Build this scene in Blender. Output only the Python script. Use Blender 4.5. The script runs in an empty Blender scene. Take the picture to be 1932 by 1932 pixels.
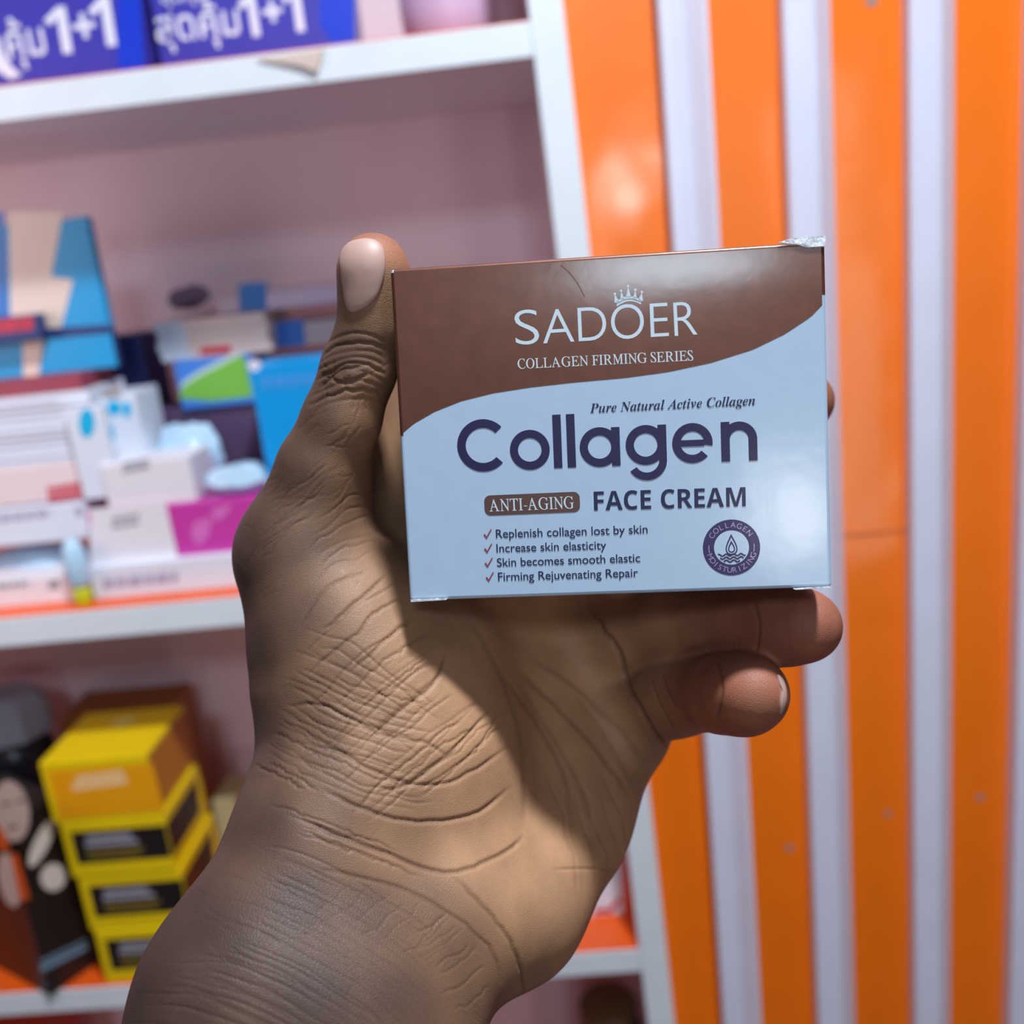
import bpy, bmesh, math, random
import numpy as np
from mathutils import Vector, Matrix
from mathutils.bvhtree import BVHTree
random.seed(7)
rng = np.random.default_rng(7)
SC = bpy.context.scene
COL = SC.collection

# ------------------------------------------------------------------ camera
F = 1932.0
CX = 966.0
R = np.array([[0.99374, -0.09566, -0.05775],
              [0.03056, -0.26447, 0.96391],
              [-0.10748, -0.95964, -0.25989]])      # world = R @ (right, down, forward)
C = np.array([0.0, 0.0, 1.45])
cd = bpy.data.cameras.new('camera')
cam = bpy.data.objects.new('camera', cd)
COL.objects.link(cam)
m = Matrix.Identity(4)
for i in range(3):
    m[i][0] = R[i][0]; m[i][1] = -R[i][1]; m[i][2] = -R[i][2]; m[i][3] = C[i]
cam.matrix_world = m
cd.sensor_width = 36; cd.sensor_height = 36; cd.lens = 36.0
cd.clip_start = 0.01
cd.dof.use_dof = True
cd.dof.focus_distance = 0.199
cd.dof.aperture_fstop = 12.5
SC.camera = cam

# ------------------------------------------------------------------ world, lamps, exposure
SC.view_settings.view_transform = 'Standard'
SC.view_settings.look = 'None'
SC.view_settings.gamma = 1.0
SC.view_settings.use_curve_mapping = False
SC.view_settings.exposure = 0.0
SC.cycles.use_denoising = True
W = bpy.data.worlds.new('shop_ambient')
SC.world = W
W.use_nodes = True
W.node_tree.nodes['Background'].inputs[0].default_value = (0.62, 0.42, 0.55, 1)
W.node_tree.nodes['Background'].inputs[1].default_value = 0.085


def area(name, loc, aim, sx, sy, power, col):
    l = bpy.data.lights.new(name, 'AREA')
    l.shape = 'RECTANGLE'; l.size = sx; l.size_y = sy
    l.energy = power; l.color = col
    o = bpy.data.objects.new(name, l)
    COL.objects.link(o)
    o.location = loc
    d = Vector(aim) - Vector(loc)
    o.rotation_euler = d.to_track_quat('-Z', 'Y').to_euler()
    return o


area('overhead_bulb_light', (0.20, 0.08, 2.42), (0.02, 0.21, 1.36), 0.10, 0.10, 22, (0.84, 0.92, 1.0))
area('shop_tube_light', (0.10, -1.6, 2.40), (0.0, 0.8, 1.3), 0.35, 0.2, 9, (0.66, 0.86, 1.0))
area('counter_lamp', (0.31, -1.95, 1.54), (0.05, 0.2, 1.4), 0.12, 0.18, 2.6, (1.0, 0.95, 0.92))
area('doorway_light', (0.90, -1.95, 1.12), (0.2, 0.7, 1.3), 0.22, 1.5, 4.2, (1.0, 0.90, 0.80))
area('shelf_back_fill', (-0.66, 0.46, 1.50), (-0.46, 0.97, 1.42), 0.25, 0.25, 1.0, (1.0, 0.80, 0.82))  # added fill for the shelf back, no lamp known there


# ------------------------------------------------------------------ helpers
def lin(c):
    return tuple(((v / 255) / 12.92 if v / 255 <= 0.04045 else ((v / 255 + 0.055) / 1.055) ** 2.4) for v in c)


def mat(name, rgb, rough=0.5, coat=0.0, metallic=0.0, vary=0.06, scale=30, bump=0.0, bscale=200, spec=0.5, coat_rough=0.08, alpha=1.0, trans=0.0, bdist=0.001):
    mm = bpy.data.materials.new(name)
    mm.use_nodes = True
    nt = mm.node_tree
    b = nt.nodes['Principled BSDF']
    b.inputs['Roughness'].default_value = rough
    b.inputs['Metallic'].default_value = metallic
    b.inputs['Coat Weight'].default_value = coat
    b.inputs['Coat Roughness'].default_value = coat_rough
    b.inputs['Specular IOR Level'].default_value = spec
    b.inputs['Alpha'].default_value = alpha
    b.inputs['Transmission Weight'].default_value = trans
    tc = nt.nodes.new('ShaderNodeTexCoord')
    nz = nt.nodes.new('ShaderNodeTexNoise')
    nz.inputs['Scale'].default_value = scale
    nz.inputs['Detail'].default_value = 4
    nt.links.new(tc.outputs['Object'], nz.inputs['Vector'])
    mx = nt.nodes.new('ShaderNodeMix'); mx.data_type = 'RGBA'
    c = lin(rgb)
    mx.inputs[6].default_value = (*[v * (1 - vary) for v in c], 1)
    mx.inputs[7].default_value = (*[min(1, v * (1 + vary)) for v in c], 1)
    nt.links.new(nz.outputs['Fac'], mx.inputs[0])
    nt.links.new(mx.outputs[2], b.inputs['Base Color'])
    if bump > 0:
        n2 = nt.nodes.new('ShaderNodeTexNoise')
        n2.inputs['Scale'].default_value = bscale
        n2.inputs['Detail'].default_value = 3
        nt.links.new(tc.outputs['Object'], n2.inputs['Vector'])
        bp = nt.nodes.new('ShaderNodeBump')
        bp.inputs['Strength'].default_value = bump
        bp.inputs['Distance'].default_value = bdist
        nt.links.new(n2.outputs['Fac'], bp.inputs['Height'])
        nt.links.new(bp.outputs['Normal'], b.inputs['Normal'])
        nt.links.new(bp.outputs['Normal'], b.inputs['Coat Normal'])
    return mm


def link(name, me, material=None, parent=None, loc=None):
    o = bpy.data.objects.new(name, me)
    COL.objects.link(o)
    if material is not None and me is not None and len(me.materials) == 0:
        me.materials.append(material)
    if parent is not None:
        o.parent = parent
    if loc is not None:
        o.location = loc
    return o


def tag(o, label=None, cat=None, group=None, kind=None):
    if label: o['label'] = label
    if cat: o['category'] = cat
    if group: o['group'] = group
    if kind: o['kind'] = kind
    return o


def box_mesh(name, x0, x1, y0, y1, z0, z1, bev=0.0006, seg=2):
    bm = bmesh.new()
    bmesh.ops.create_cube(bm, size=1)
    for v in bm.verts:
        v.co = Vector(((x0 + x1) / 2 + v.co.x * (x1 - x0), (y0 + y1) / 2 + v.co.y * (y1 - y0), (z0 + z1) / 2 + v.co.z * (z1 - z0)))
    if bev > 0:
        bmesh.ops.bevel(bm, geom=bm.edges[:], offset=bev, segments=seg, affect='EDGES', profile=0.5)
    me = bpy.data.meshes.new(name)
    bm.to_mesh(me); bm.free()
    return me


def prism_mesh(name, prof, z0, z1, shear=0.0):
    """profile [(x, y)] counter-clockwise seen from above, extruded z0..z1; shear moves x per metre of height"""
    bm = bmesh.new()
    lo = [bm.verts.new((x + shear * z0, y, z0)) for x, y in prof]
    hi = [bm.verts.new((x + shear * z1, y, z1)) for x, y in prof]
    n = len(prof)
    bm.faces.new(list(reversed(lo))); bm.faces.new(hi)
    for i in range(n):
        bm.faces.new((lo[i], lo[(i + 1) % n], hi[(i + 1) % n], hi[i]))
    bmesh.ops.recalc_face_normals(bm, faces=bm.faces[:])
    me = bpy.data.meshes.new(name)
    bm.to_mesh(me); bm.free()
    return me


def smooth(me):
    for p in me.polygons:
        p.use_smooth = True
    return me


def ray(px, py):
    return R @ np.array([(px - CX) / F, (py - CX) / F, 1.0])


def onY(px, py, Y):
    r = ray(px, py)
    return C + r * (Y / r[1])


class Face:
    """the plane of a printed face: origin, in-plane axes and outward normal, in the parent's local space"""
    def __init__(s, root_matrix, o, ex, ez, n):
        s.M = root_matrix
        s.o, s.ex, s.ez, s.n = Vector(o), Vector(ex), Vector(ez), Vector(n)

    def uv(s, px, py):
        inv = s.M.inverted()
        c = inv @ Vector(C)
        d = (inv.to_3x3() @ Vector(ray(px, py)))
        t = (s.o - c).dot(s.n) / d.dot(s.n)
        p = c + d * t - s.o
        return p.dot(s.ex), p.dot(s.ez)

    def at(s, u, v, lift=0.0):
        return s.o + s.ex * u + s.ez * v + s.n * lift


def polys(parent, name, face, loops, material, lift=0.0002, step=0.0):
    """printed shapes: every loop is a list of (u, v) on the face"""
    bm = bmesh.new()
    for k_, lp in enumerate(loops):
        vs = [bm.verts.new(face.at(u, v, lift + step * k_)) for u, v in lp]
        f = bm.faces.new(vs)
        f.normal_update()
        if f.normal.dot(face.n) < 0:
            f.normal_flip()
    big = [f for f in bm.faces if len(f.verts) > 4]
    if big:
        bmesh.ops.triangulate(bm, faces=big)
    me = bpy.data.meshes.new(name)
    bm.to_mesh(me); bm.free()
    return link(name, me, material, parent)


def pxpoly(parent, name, face, loops, material, lift=0.0002):
    return polys(parent, name, face, [[face.uv(*p) for p in lp] for lp in loops], material, lift)


_tc = {}


def text_verts(s, shear=0.0, offset=0.0):
    key = (s, shear, offset)
    if key in _tc:
        return _tc[key]
    cu = bpy.data.curves.new('t', 'FONT')
    cu.body = s; cu.size = 1; cu.shear = shear; cu.offset = offset
    cu.resolution_u = 6
    o = bpy.data.objects.new('t', cu)
    COL.objects.link(o)
    dg = bpy.context.evaluated_depsgraph_get()
    me = bpy.data.meshes.new_from_object(o.evaluated_get(dg))
    vs = [(v.co.x, v.co.y) for v in me.vertices]
    fs = [tuple(p.vertices) for p in me.polygons]
    bpy.data.objects.remove(o); bpy.data.curves.remove(cu); bpy.data.meshes.remove(me)
    _tc[key] = (vs, fs)
    return vs, fs


def uni(s, up, lo):
    r = ''
    for ch in s:
        if 'A' <= ch <= 'Z': r += chr(up + ord(ch) - 65)
        elif 'a' <= ch <= 'z': r += chr(lo + ord(ch) - 97)
        else: r += ch
    return r


def bolditalic(s): return uni(s, 0x1D468, 0x1D482)
def sansbold(s):
    return ''.join(chr(0x1D7EC + int(c)) if c.isdigit() else uni(c, 0x1D5D4, 0x1D5EE) for c in s)


def upright_serif(s):
    """upright serif capitals, letter by letter, as one list of verts and faces"""
    x = 0.0; V = []; Fc = []
    for ch in s:
        if ch == ' ':
            x += 0.26; continue
        if ch == '-':
            b = len(V); V += [(x + 0.03, .22), (x + .27, .22), (x + .27, .265), (x + .03, .265)]
            Fc.append((b, b + 1, b + 2, b + 3)); x += .32; continue
        vs, fs = text_verts(uni(ch, 0x1D434, 0x1D44E), -0.50 if ch == 'A' else -0.28, 0.004)
        x0 = min(v[0] for v in vs); x1 = max(v[0] for v in vs)
        b = len(V)
        V += [(v[0] - x0 + x, v[1]) for v in vs]
        Fc += [tuple(i + b for i in f) for f in fs]
        x += x1 - x0 + 0.045
    return V, Fc


def text(parent, name, face, s, pL, pR, material, cap=None, lift=0.0004, offset=0.0, shear=0.0, vf=None, ymax=None):
    """lettering from baseline point pL to pR; cap = height over the baseline in the same pixels"""
    vs, fs = vf if vf else text_verts(s, shear, offset)
    x0 = min(v[0] for v in vs); x1 = max(v[0] for v in vs)
    y1 = ymax if ymax else max(v[1] for v in vs)
    L = np.array(face.uv(*pL)); Rr = np.array(face.uv(*pR))
    e = Rr - L; w = np.linalg.norm(e); e /= w
    nn = np.array([-e[1], e[0]])
    sx = w / (x1 - x0)
    sy = sx
    if cap:
        T = np.array(face.uv(pL[0], pL[1] - cap))
        sy = np.linalg.norm(T - L) / y1
    bm = bmesh.new()
    vv = []
    for x, y in vs:
        q = L + e * ((x - x0) * sx) + nn * (y * sy)
        vv.append(bm.verts.new(face.at(q[0], q[1], lift)))
    for f in fs:
        try:
            ff = bm.faces.new([vv[i] for i in f])
            ff.normal_update()
            if ff.normal.dot(face.n) < 0: ff.normal_flip()
        except ValueError:
            pass
    me = bpy.data.meshes.new(name)
    bm.to_mesh(me); bm.free()
    return link(name, me, material, parent)


def arc(cx, cy, ri, ro, a0, a1, n=40):
    out = []
    for i in range(n):
        t0 = math.radians(a0 + (a1 - a0) * i / n); t1 = math.radians(a0 + (a1 - a0) * (i + 1) / n)
        out.append([(cx + ri * math.cos(t0), cy + ri * math.sin(t0)), (cx + ro * math.cos(t0), cy + ro * math.sin(t0)),
                    (cx + ro * math.cos(t1), cy + ro * math.sin(t1)), (cx + ri * math.cos(t1), cy + ri * math.sin(t1))])
    return out


def disc(cx, cy, r, n=48, ry=None):
    ry = ry or r
    return [(cx + r * math.cos(2 * math.pi * i / n), cy + ry * math.sin(2 * math.pi * i / n)) for i in range(n)]


def rect(x0, y0, x1, y1): return [(x0, y0), (x1, y0), (x1, y1), (x0, y1)]


def stroke(pts, w):
    out = []
    for (x0, y0), (x1, y1) in zip(pts, pts[1:]):
        d = math.hypot(x1 - x0, y1 - y0) or 1
        nx, ny = -(y1 - y0) / d * w / 2, (x1 - x0) / d * w / 2
        ex, ey = (x1 - x0) / d * w * .2, (y1 - y0) / d * w * .2
        out.append([(x0 - nx - ex, y0 - ny - ey), (x1 - nx + ex, y1 - ny + ey), (x1 + nx + ex, y1 + ny + ey), (x0 + nx - ex, y0 + ny - ey)])
    return out


# ------------------------------------------------------------------ the setting: shelf unit and slatted wall
YF = 0.72          # front plane of the shelves
YB = 0.965         # back panel
M_white = mat('white_laminate', (226, 232, 238), 0.32, bump=0.03, bscale=60)
M_back = mat('grey_pink_panel', (230, 208, 218), 0.5)
M_orange_liner = mat('orange_laminate', (235, 92, 20), 0.35)
M_orange = mat('orange_gloss_board', (255, 118, 0), 0.36, coat=0.6, coat_rough=0.12, vary=0.05, scale=6, bump=0.5, bscale=4.5, bdist=0.009)
M_batten = mat('white_batten_paint', (222, 222, 240), 0.35)
M_seam = mat('seam_brown', (150, 60, 20), 0.6)  # brown line for the board joint
M_chip = mat('bare_grey_chip', (150, 130, 125), 0.7)

shelf = bpy.data.objects.new('shelving_unit', None)
COL.objects.link(shelf)
shelf.location = (0, YF, 0.4)
tag(shelf, 'white shelving unit with orange topped shelves, beside the orange slatted wall', 'shelving unit')
SX0 = -0.95


def to_shelf(me):
    me.transform(Matrix.Translation((0, -YF, -0.4)))
    return me


link('back_panel', to_shelf(box_mesh('back_panel', SX0, 0.03, YB, YB + .008, 0.4, 1.95, 0)), M_back, shelf)
link('side_panel', to_shelf(prism_mesh('side_panel', [(0.0425, YF - .001), (0.0645, YF - .001), (0.0645, YB + .008), (0.0425, YB + .008)], 0.4, 1.95, -0.0245)), M_white, shelf)
link('side_panel', to_shelf(box_mesh('side_panel', SX0 - .02, SX0, YF, YB + .008, 0.4, 1.95, 0.0005)), M_white, shelf)
SHZ = [0.515, 0.8755, 1.2112, 1.5815, 1.93]
SHT = [0.022, 0.0225, 0.0235, 0.022, 0.022]
for zt, th in zip(SHZ, SHT):
    xr = 0.0425 - 0.0245 * zt
    b = link('shelf_board', to_shelf(box_mesh('shelf_board', SX0, xr, YF, YB, zt - th, zt - .0008, 0.0005)), M_white, shelf)
    link('shelf_liner', to_shelf(box_mesh('shelf_liner', SX0, xr, YF + .0008, YB, zt - .0008, zt, 0)), M_orange_liner, b)['label'] = 'orange laminate top sheet'

wm = box_mesh('wall_back', 0.03, 0.62, 0.735, 0.755, 0.4, 1.95, 0)
for v in wm.vertices:
    if v.co.x < .1: v.co.x = 0.0650 - 0.0245 * v.co.z
wall = link('wall_back', wm, M_orange)
tag(wall, 'glossy orange board wall behind white vertical battens', 'wall', kind='structure')
link('seam', box_mesh('seam', 0.198, 0.247, 0.7344, 0.736, 1.2085, 1.2093, 0), M_seam, wall)
# bare chips in the orange paint
chp = []
for px, py, r in [(1490, 1600, 9), (1675, 1535, 8), (1850, 1505, 9), (1645, 2, 10)]:
    p = onY(px, py, 0.7347)
    chp.append((p, r / 2600))
bm = bmesh.new()
for p, r in chp:
    vs = [bm.verts.new((p[0] + r * (1 + .3 * math.sin(3 * t + r * 9000)) * math.cos(t), 0.7348, p[2] + r * .8 * math.sin(t))) for t in [i * math.pi / 6 for i in range(12)]]
    bm.faces.new(vs)
me = bpy.data.meshes.new('paint_chip'); bm.to_mesh(me); bm.free()
link('paint_chip', me, M_chip, wall)
bx = [0.0857, 0.1645, 0.2440, 0.3215, 0.399, 0.476]
for i, x in enumerate(bx):
    # flat face, rounded shoulder and a slope falling away to the right
    w = 0.034
    prof = [(x, 0.735), (x, 0.7205), (x + .0015, 0.719), (x + .012, 0.719), (x + .019, 0.7192), (x + .0215, 0.7205), (x + w - .0005, 0.7335), (x + w, 0.735)]
    if i == 0:
        prof = [(x, 0.735), (x, 0.7205), (x + .0015, 0.719), (x + .008, 0.719), (x + .017, 0.7208), (x + .024, 0.7268), (x + w - .003, 0.7338), (x + w, 0.735)]
    bt = link('trim_%d' % (i + 1), prism_mesh('batten', prof, 0.4, 1.95), M_batten)
    tag(bt, None, None, kind='structure')
bm = bmesh.new()

# ------------------------------------------------------------------ goods on the shelves
P = {}


def pm(key, rgb, **k):
    if key not in P:
        P[key] = mat(key, rgb, **k)
    return P[key]


def carton(name, label, cat, x0, x1, z0, h, y0, d, material, rot=0.0, group=None, bev=0.0008, about=None):
    """a carton standing on z0, front face at y0; returns root, front face, right face, top face"""
    w = x1 - x0
    o = link(name, box_mesh(name, -w / 2, w / 2, -d / 2, d / 2, 0, h, bev), material)
    o.location = ((x0 + x1) / 2, y0 + d / 2, z0)
    o.rotation_euler = (0, 0, rot)
    tag(o, label, cat, group)
    Mx = Matrix.Translation(o.location) @ Matrix.Rotation(rot, 4, 'Z')
    f = Face(Mx, (0, -d / 2, 0), (1, 0, 0), (0, 0, 1), (0, -1, 0))
    r = Face(Mx, (w / 2, 0, 0), (0, 1, 0), (0, 0, 1), (1, 0, 0))
    t = Face(Mx, (0, 0, h), (1, 0, 0), (0, 1, 0), (0, 0, 1))
    l = Face(Mx, (-w / 2, 0, 0), (0, -1, 0), (0, 0, 1), (-1, 0, 0))
    o['_w'] = 0; del o['_w']
    return o, f, r, t, l


def pxbox(name, label, cat, pL, pR, Y, d, material, z0=None, htop=None, **k):
    """front face at depth Y from bottom-left pixel pL to top-right pixel pR"""
    a = onY(*pL, Y); b = onY(*pR, Y)
    z = a[2] if z0 is None else z0
    return carton(name, label, cat, a[0], b[0], z, b[2] - z, Y, d, material, **k)


def bars(parent, name, face, rows, material):
    """rows of small illegible print: (px0,py0,px1,py1,height px) cut into word-like strokes"""
    loops = []
    for x0, y0, x1, y1, h in rows:
        x = 0.0
        while x < 1:
            wd = random.uniform(.10, .24)
            e = min(1, x + wd)
            ax, ay = x0 + (x1 - x0) * x, y0 + (y1 - y0) * x
            bx_, by = x0 + (x1 - x0) * e, y0 + (y1 - y0) * e
            loops.append([face.uv(ax, ay), face.uv(bx_, by), face.uv(bx_, by - h), face.uv(ax, ay - h)])
            x = e + .035
    return polys(parent, name, face, loops, material, 0.0004)


M_wcard = pm('white_card', (232, 226, 232), rough=0.4, vary=0.03)
M_wcard2 = pm('cool_white_card', (222, 228, 240), rough=0.4, vary=0.03)
M_cream = pm('cream_card', (226, 205, 192), rough=0.45)
M_grey_ink = pm('grey_ink', (150, 150, 160), rough=0.5)
M_soft_ink = pm('soft_lilac_ink', (176, 172, 196), rough=0.5)
M_purple = pm('violet_blue_card', (66, 62, 172), rough=0.35, coat=0.3)
M_blue = pm('strong_blue_card', (24, 60, 205), rough=0.35, coat=0.3)
M_ink_white = pm('white_ink', (228, 226, 244), rough=0.45)
M_teal = pm('teal_card', (0, 154, 212), rough=0.4)
M_sky = pm('bright_blue_card', (0, 154, 226), rough=0.4)
M_navy = pm('navy_card', (28, 48, 110), rough=0.45)
M_red = pm('red_ink', (200, 40, 60), rough=0.45)
M_pinkred = pm('rose_red_ink', (206, 70, 90), rough=0.45)
M_magenta = pm('magenta_card', (200, 60, 160), rough=0.4)
M_green = pm('leaf_green_card', (120, 186, 70), rough=0.45)
M_azure = pm('azure_card', (60, 130, 220), rough=0.45)
M_cyan = pm('cyan_ink', (0, 180, 228), rough=0.4)
M_yellow = pm('yellow_card', (236, 200, 10), rough=0.35)
M_amber = pm('amber_card', (238, 160, 10), rough=0.4)
M_black = pm('black_card', (34, 26, 26), rough=0.35)
M_brown = pm('brown_card', (150, 88, 36), rough=0.55)
M_silver_ink = pm('silver_ink', (150, 145, 155), rough=0.4)
M_gold_ink = pm('gold_ink', (130, 110, 40), rough=0.4)
M_lilac = pm('lilac_card', (190, 172, 190), rough=0.5)
M_greycard = pm('grey_card', (170, 158, 160), rough=0.55)
M_skin_print = pm('printed_skin', (222, 205, 192), rough=0.4)
M_orange_ink = pm('orange_ink', (240, 100, 20), rough=0.45)
M_slate = pm('slate_plastic', (150, 158, 176), rough=0.35)
M_dark = pm('dark_plastic', (34, 36, 50), rough=0.3)
M_lime = pm('lime_plastic', (190, 200, 30), rough=0.35)
M_tan = pm('tan_card', (200, 178, 166), rough=0.6)
M_bag = mat('clear_blue_film', (186, 220, 244), 0.3, vary=0.08, scale=60, coat=0.3, trans=0.1)

# --- top shelf
ZT = SHZ[3]
THAI = '\u0e2a\u0e38\u0e14\u0e04\u0e38\u0e49\u0e21'
aL = onY(-150, 178, 0.742); aR = onY(268, 110, 0.742)
o, f, r, t, l = carton('twin_pack_carton', 'violet promotional carton with white Thai lettering, left one on the top shelf', 'carton',
                       -0.42, aR[0] + .004, ZT, 0.085, 0.738, 0.07, M_purple, rot=math.radians(-2.5), group='violet promotional cartons on the top shelf')
pxpoly(o, 'blue_end_panel', f, [[(222, -60), (262, -60), (275, 150), (222, 150)]], M_blue, .0002)
text(o, 'thai_lettering', f, THAI, (-62, 122), (90, 101), M_ink_white, cap=74, offset=.012)
text(o, 'figure_lettering', f, sansbold('1'), (95, 104), (138, 100), M_ink_white, cap=88)
text(o, 'plus_lettering', f, '+', (145, 84), (186, 78), M_ink_white, offset=.02)
text(o, 'figure_lettering', f, sansbold('1'), (178, 90), (221, 86), M_ink_white, cap=94)
pxpoly(o, 'white_swoosh', f, [[(-10, 60), (8, 100), (22, 125), (42, 142), (20, 150), (-10, 130)]], M_ink_white, .0003)
bR = onY(655, 60, 0.745)
o, f, r, t, l = carton('twin_pack_carton', 'violet promotional carton with white Thai lettering, second from the left on top shelf', 'carton',
                       aR[0] + .0085, bR[0], ZT, 0.085, 0.752, 0.07, M_purple, rot=math.radians(2.0), group='violet promotional cartons on the top shelf')
pxpoly(o, 'blue_end_panel', f, [[(598, -60), (670, -60), (670, 120), (628, 85), (605, 50)]], M_blue, .0002)
text(o, 'thai_lettering', f, THAI, (298, 80), (455, 64), M_ink_white, cap=70, offset=.012)
text(o, 'figure_lettering', f, sansbold('1'), (458, 72), (492, 68), M_ink_white, cap=84)
text(o, 'plus_lettering', f, '+', (500, 52), (537, 47), M_ink_white, offset=.02)
text(o, 'figure_lettering', f, sansbold('1'), (540, 63), (576, 59), M_ink_white, cap=88)
text(o, 'thai_lettering', f, THAI, (305, 6), (390, -3), M_ink_white, offset=.012)
# pale lilac tub at the right end of the top shelf
def lathe(name, prof, n=40):
    bm = bmesh.new()
    rings = []
    for r_, z_ in prof:
        rings.append([bm.verts.new((r_ * math.cos(2 * math.pi * i / n), r_ * math.sin(2 * math.pi * i / n), z_)) for i in range(n)])
    for a, b in zip(rings, rings[1:]):
        for i in range(n):
            bm.faces.new((a[i], a[(i + 1) % n], b[(i + 1) % n], b[i]))
    bm.faces.new(list(reversed(rings[0]))); bm.faces.new(rings[-1])
    me = bpy.data.meshes.new(name); bm.to_mesh(me); bm.free()
    return smooth(me)


p0 = onY(845, 52, 0.80)
tub = link('cosmetic_tub', lathe('cosmetic_tub', [(.030, 0), (.034, .002), (.036, .03), (.036, .055), (.035, .057)]), pm('lilac_plastic', (200, 176, 206), rough=0.3), loc=(p0[0], 0.83, ZT))
tag(tub, 'pale lilac round tub in the right corner of the top shelf', 'tub')
link('lid', lathe('lid', [(.037, .057), (.0375, .058), (.0375, .075), (.036, .077)]), pm('violet_lid', (110, 84, 130), rough=0.3), tub)
# torn tan card flap hanging over the front edge
fl = bmesh.new()
q = [onY(483, 112, .7185), onY(612, 92, .7185), onY(598, 135, .7165), onY(560, 122, .7170)]
vs = [fl.verts.new(Vector(v)) for v in q]
ff = fl.faces.new(vs)
ex = bmesh.ops.extrude_face_region(fl, geom=[ff])
for g in ex['geom']:
    if isinstance(g, bmesh.types.BMVert): g.co.y += 0.0008
bmesh.ops.recalc_face_normals(fl, faces=fl.faces[:])
me = bpy.data.meshes.new('card_scrap'); fl.to_mesh(me); fl.free()
tag(link('card_scrap', me, M_tan), 'torn tan card scrap stuck on the top shelf edge under the violet carton', 'card')

# --- middle shelf
ZM = SHZ[2]
# front row
o, f, r, t, l = pxbox('long_carton', 'long white carton lying on the orange shelf edge under the magenta carton', 'carton', (182, 1143), (500, 1040), 0.743, 0.05, M_wcard2, z0=ZM)
bars(o, 'small_print', f, [(195, 1112, 335, 1098, 20)], M_soft_ink)
o, f, r, t, l = pxbox('long_carton', 'white carton with a grey print line at left end of shelf edge beside lime-capped tube', 'carton', (-120, 1170), (143, 1083), 0.745, 0.05, M_wcard, z0=ZM)
bars(o, 'small_print', f, [(-60, 1117, 55, 1105, 10)], M_grey_ink)
pxpoly(o, 'printed_mark', f, [[(92, 1095), (112, 1093), (112, 1110), (92, 1112)]], M_grey_ink, .0004)
za = o.location.z + (onY(143, 1083, .745)[2] - ZM)
# tube with lime cap standing between them
p0 = onY(160, 1150, 0.735)
tb = link('squeeze_tube', smooth(lathe('squeeze_tube', [(.0062, .0135), (.0085, .018), (.0088, .036), (.0072, .046), (.004, .052)])), pm('pale_blue_plastic', (180, 216, 240), rough=0.3), loc=(p0[0], 0.7375, ZM))
tag(tb, 'pale blue tube standing on its lime cap between the white cartons', 'tube')
link('cap', lathe('cap', [(.0062, 0), (.0068, .001), (.0068, .0125), (.006, .0135)]), M_lime, tb)


# crumpled film bags
def film_bag(label, pc, Y, sx, sy, sz, seed, material=M_bag, name='plastic_bag'):
    p = onY(*pc, Y)
    bm = bmesh.new()
    bmesh.ops.create_icosphere(bm, subdivisions=5, radius=1)
    rr = np.random.default_rng(seed)
    dirs = rr.normal(size=(16, 3)); dirs /= np.linalg.norm(dirs, axis=1)[:, None]
    offs = rr.uniform(.62, .98, 16)
    for v in bm.verts:
        n = np.array(v.co)
        # cut the ball by random planes: flat facets meeting in film creases
        k = 1.0
        dd = dirs @ n
        for a, b in zip(dd, offs):
            if a > 1e-3: k = min(k, b / a)
        k += 0.03 * math.sin(n[0] * 9 + seed) * math.sin(n[2] * 11)
        zz = max(-0.98, n[2] * k)
        v.co = Vector((n[0] * k * sx, n[1] * k * sy, (zz + .98) * sz))
    me = bpy.data.meshes.new(name); bm.to_mesh(me); bm.free()
    smooth(me)
    o = link(name, me, material, loc=(p[0], Y, p[2]))
    tag(o, label, 'bag', 'clear film bags among the cartons')
    return o


# white and magenta carton with grey code on the white end, and the two plain ones
zl = ZM + (onY(500, 1040, .743)[2] - ZM)
z_long = ZM + (onY(182, 1040, .743)[2] - ZM)
h_long = onY(447, 1049, .743)[2] - ZM
o, f, r, t, l = pxbox('magenta_carton', 'magenta carton with a white end panel, lying on the long white carton', 'carton', (182, 1060), (505, 935), 0.752, 0.06, M_magenta, z0=zl)
pxpoly(o, 'white_end_panel', f, [[(170, 985), (170, 1075), (336, 1052), (312, 945), (170, 960)]], M_wcard, .0003)
bars(o, 'date_code', f, [(212, 998, 262, 990, 9), (212, 985, 262, 977, 9)], M_grey_ink)
pxpoly(o, 'printed_swirl', f, [[(365, 985), (400, 975), (395, 1010), (375, 1030), (360, 1010)], [(400, 960), (440, 950), (425, 975), (405, 985)]], pm('light_magenta_ink', (216, 110, 190), rough=0.4), .0003)
zmag = o.location.z + (onY(400, 925, .752)[2] - o.location.z)
ztop = onY(505, 935, .752)[2]
o, f, r, t, l = pxbox('small_carton', 'small white carton with grey code, on the white end of the magenta carton', 'carton', (205, 955), (355, 862), 0.757, 0.05, M_wcard, z0=ztop)
bars(o, 'date_code', f, [(232, 893, 282, 883, 9), (232, 880, 282, 870, 7)], M_grey_ink)
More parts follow.
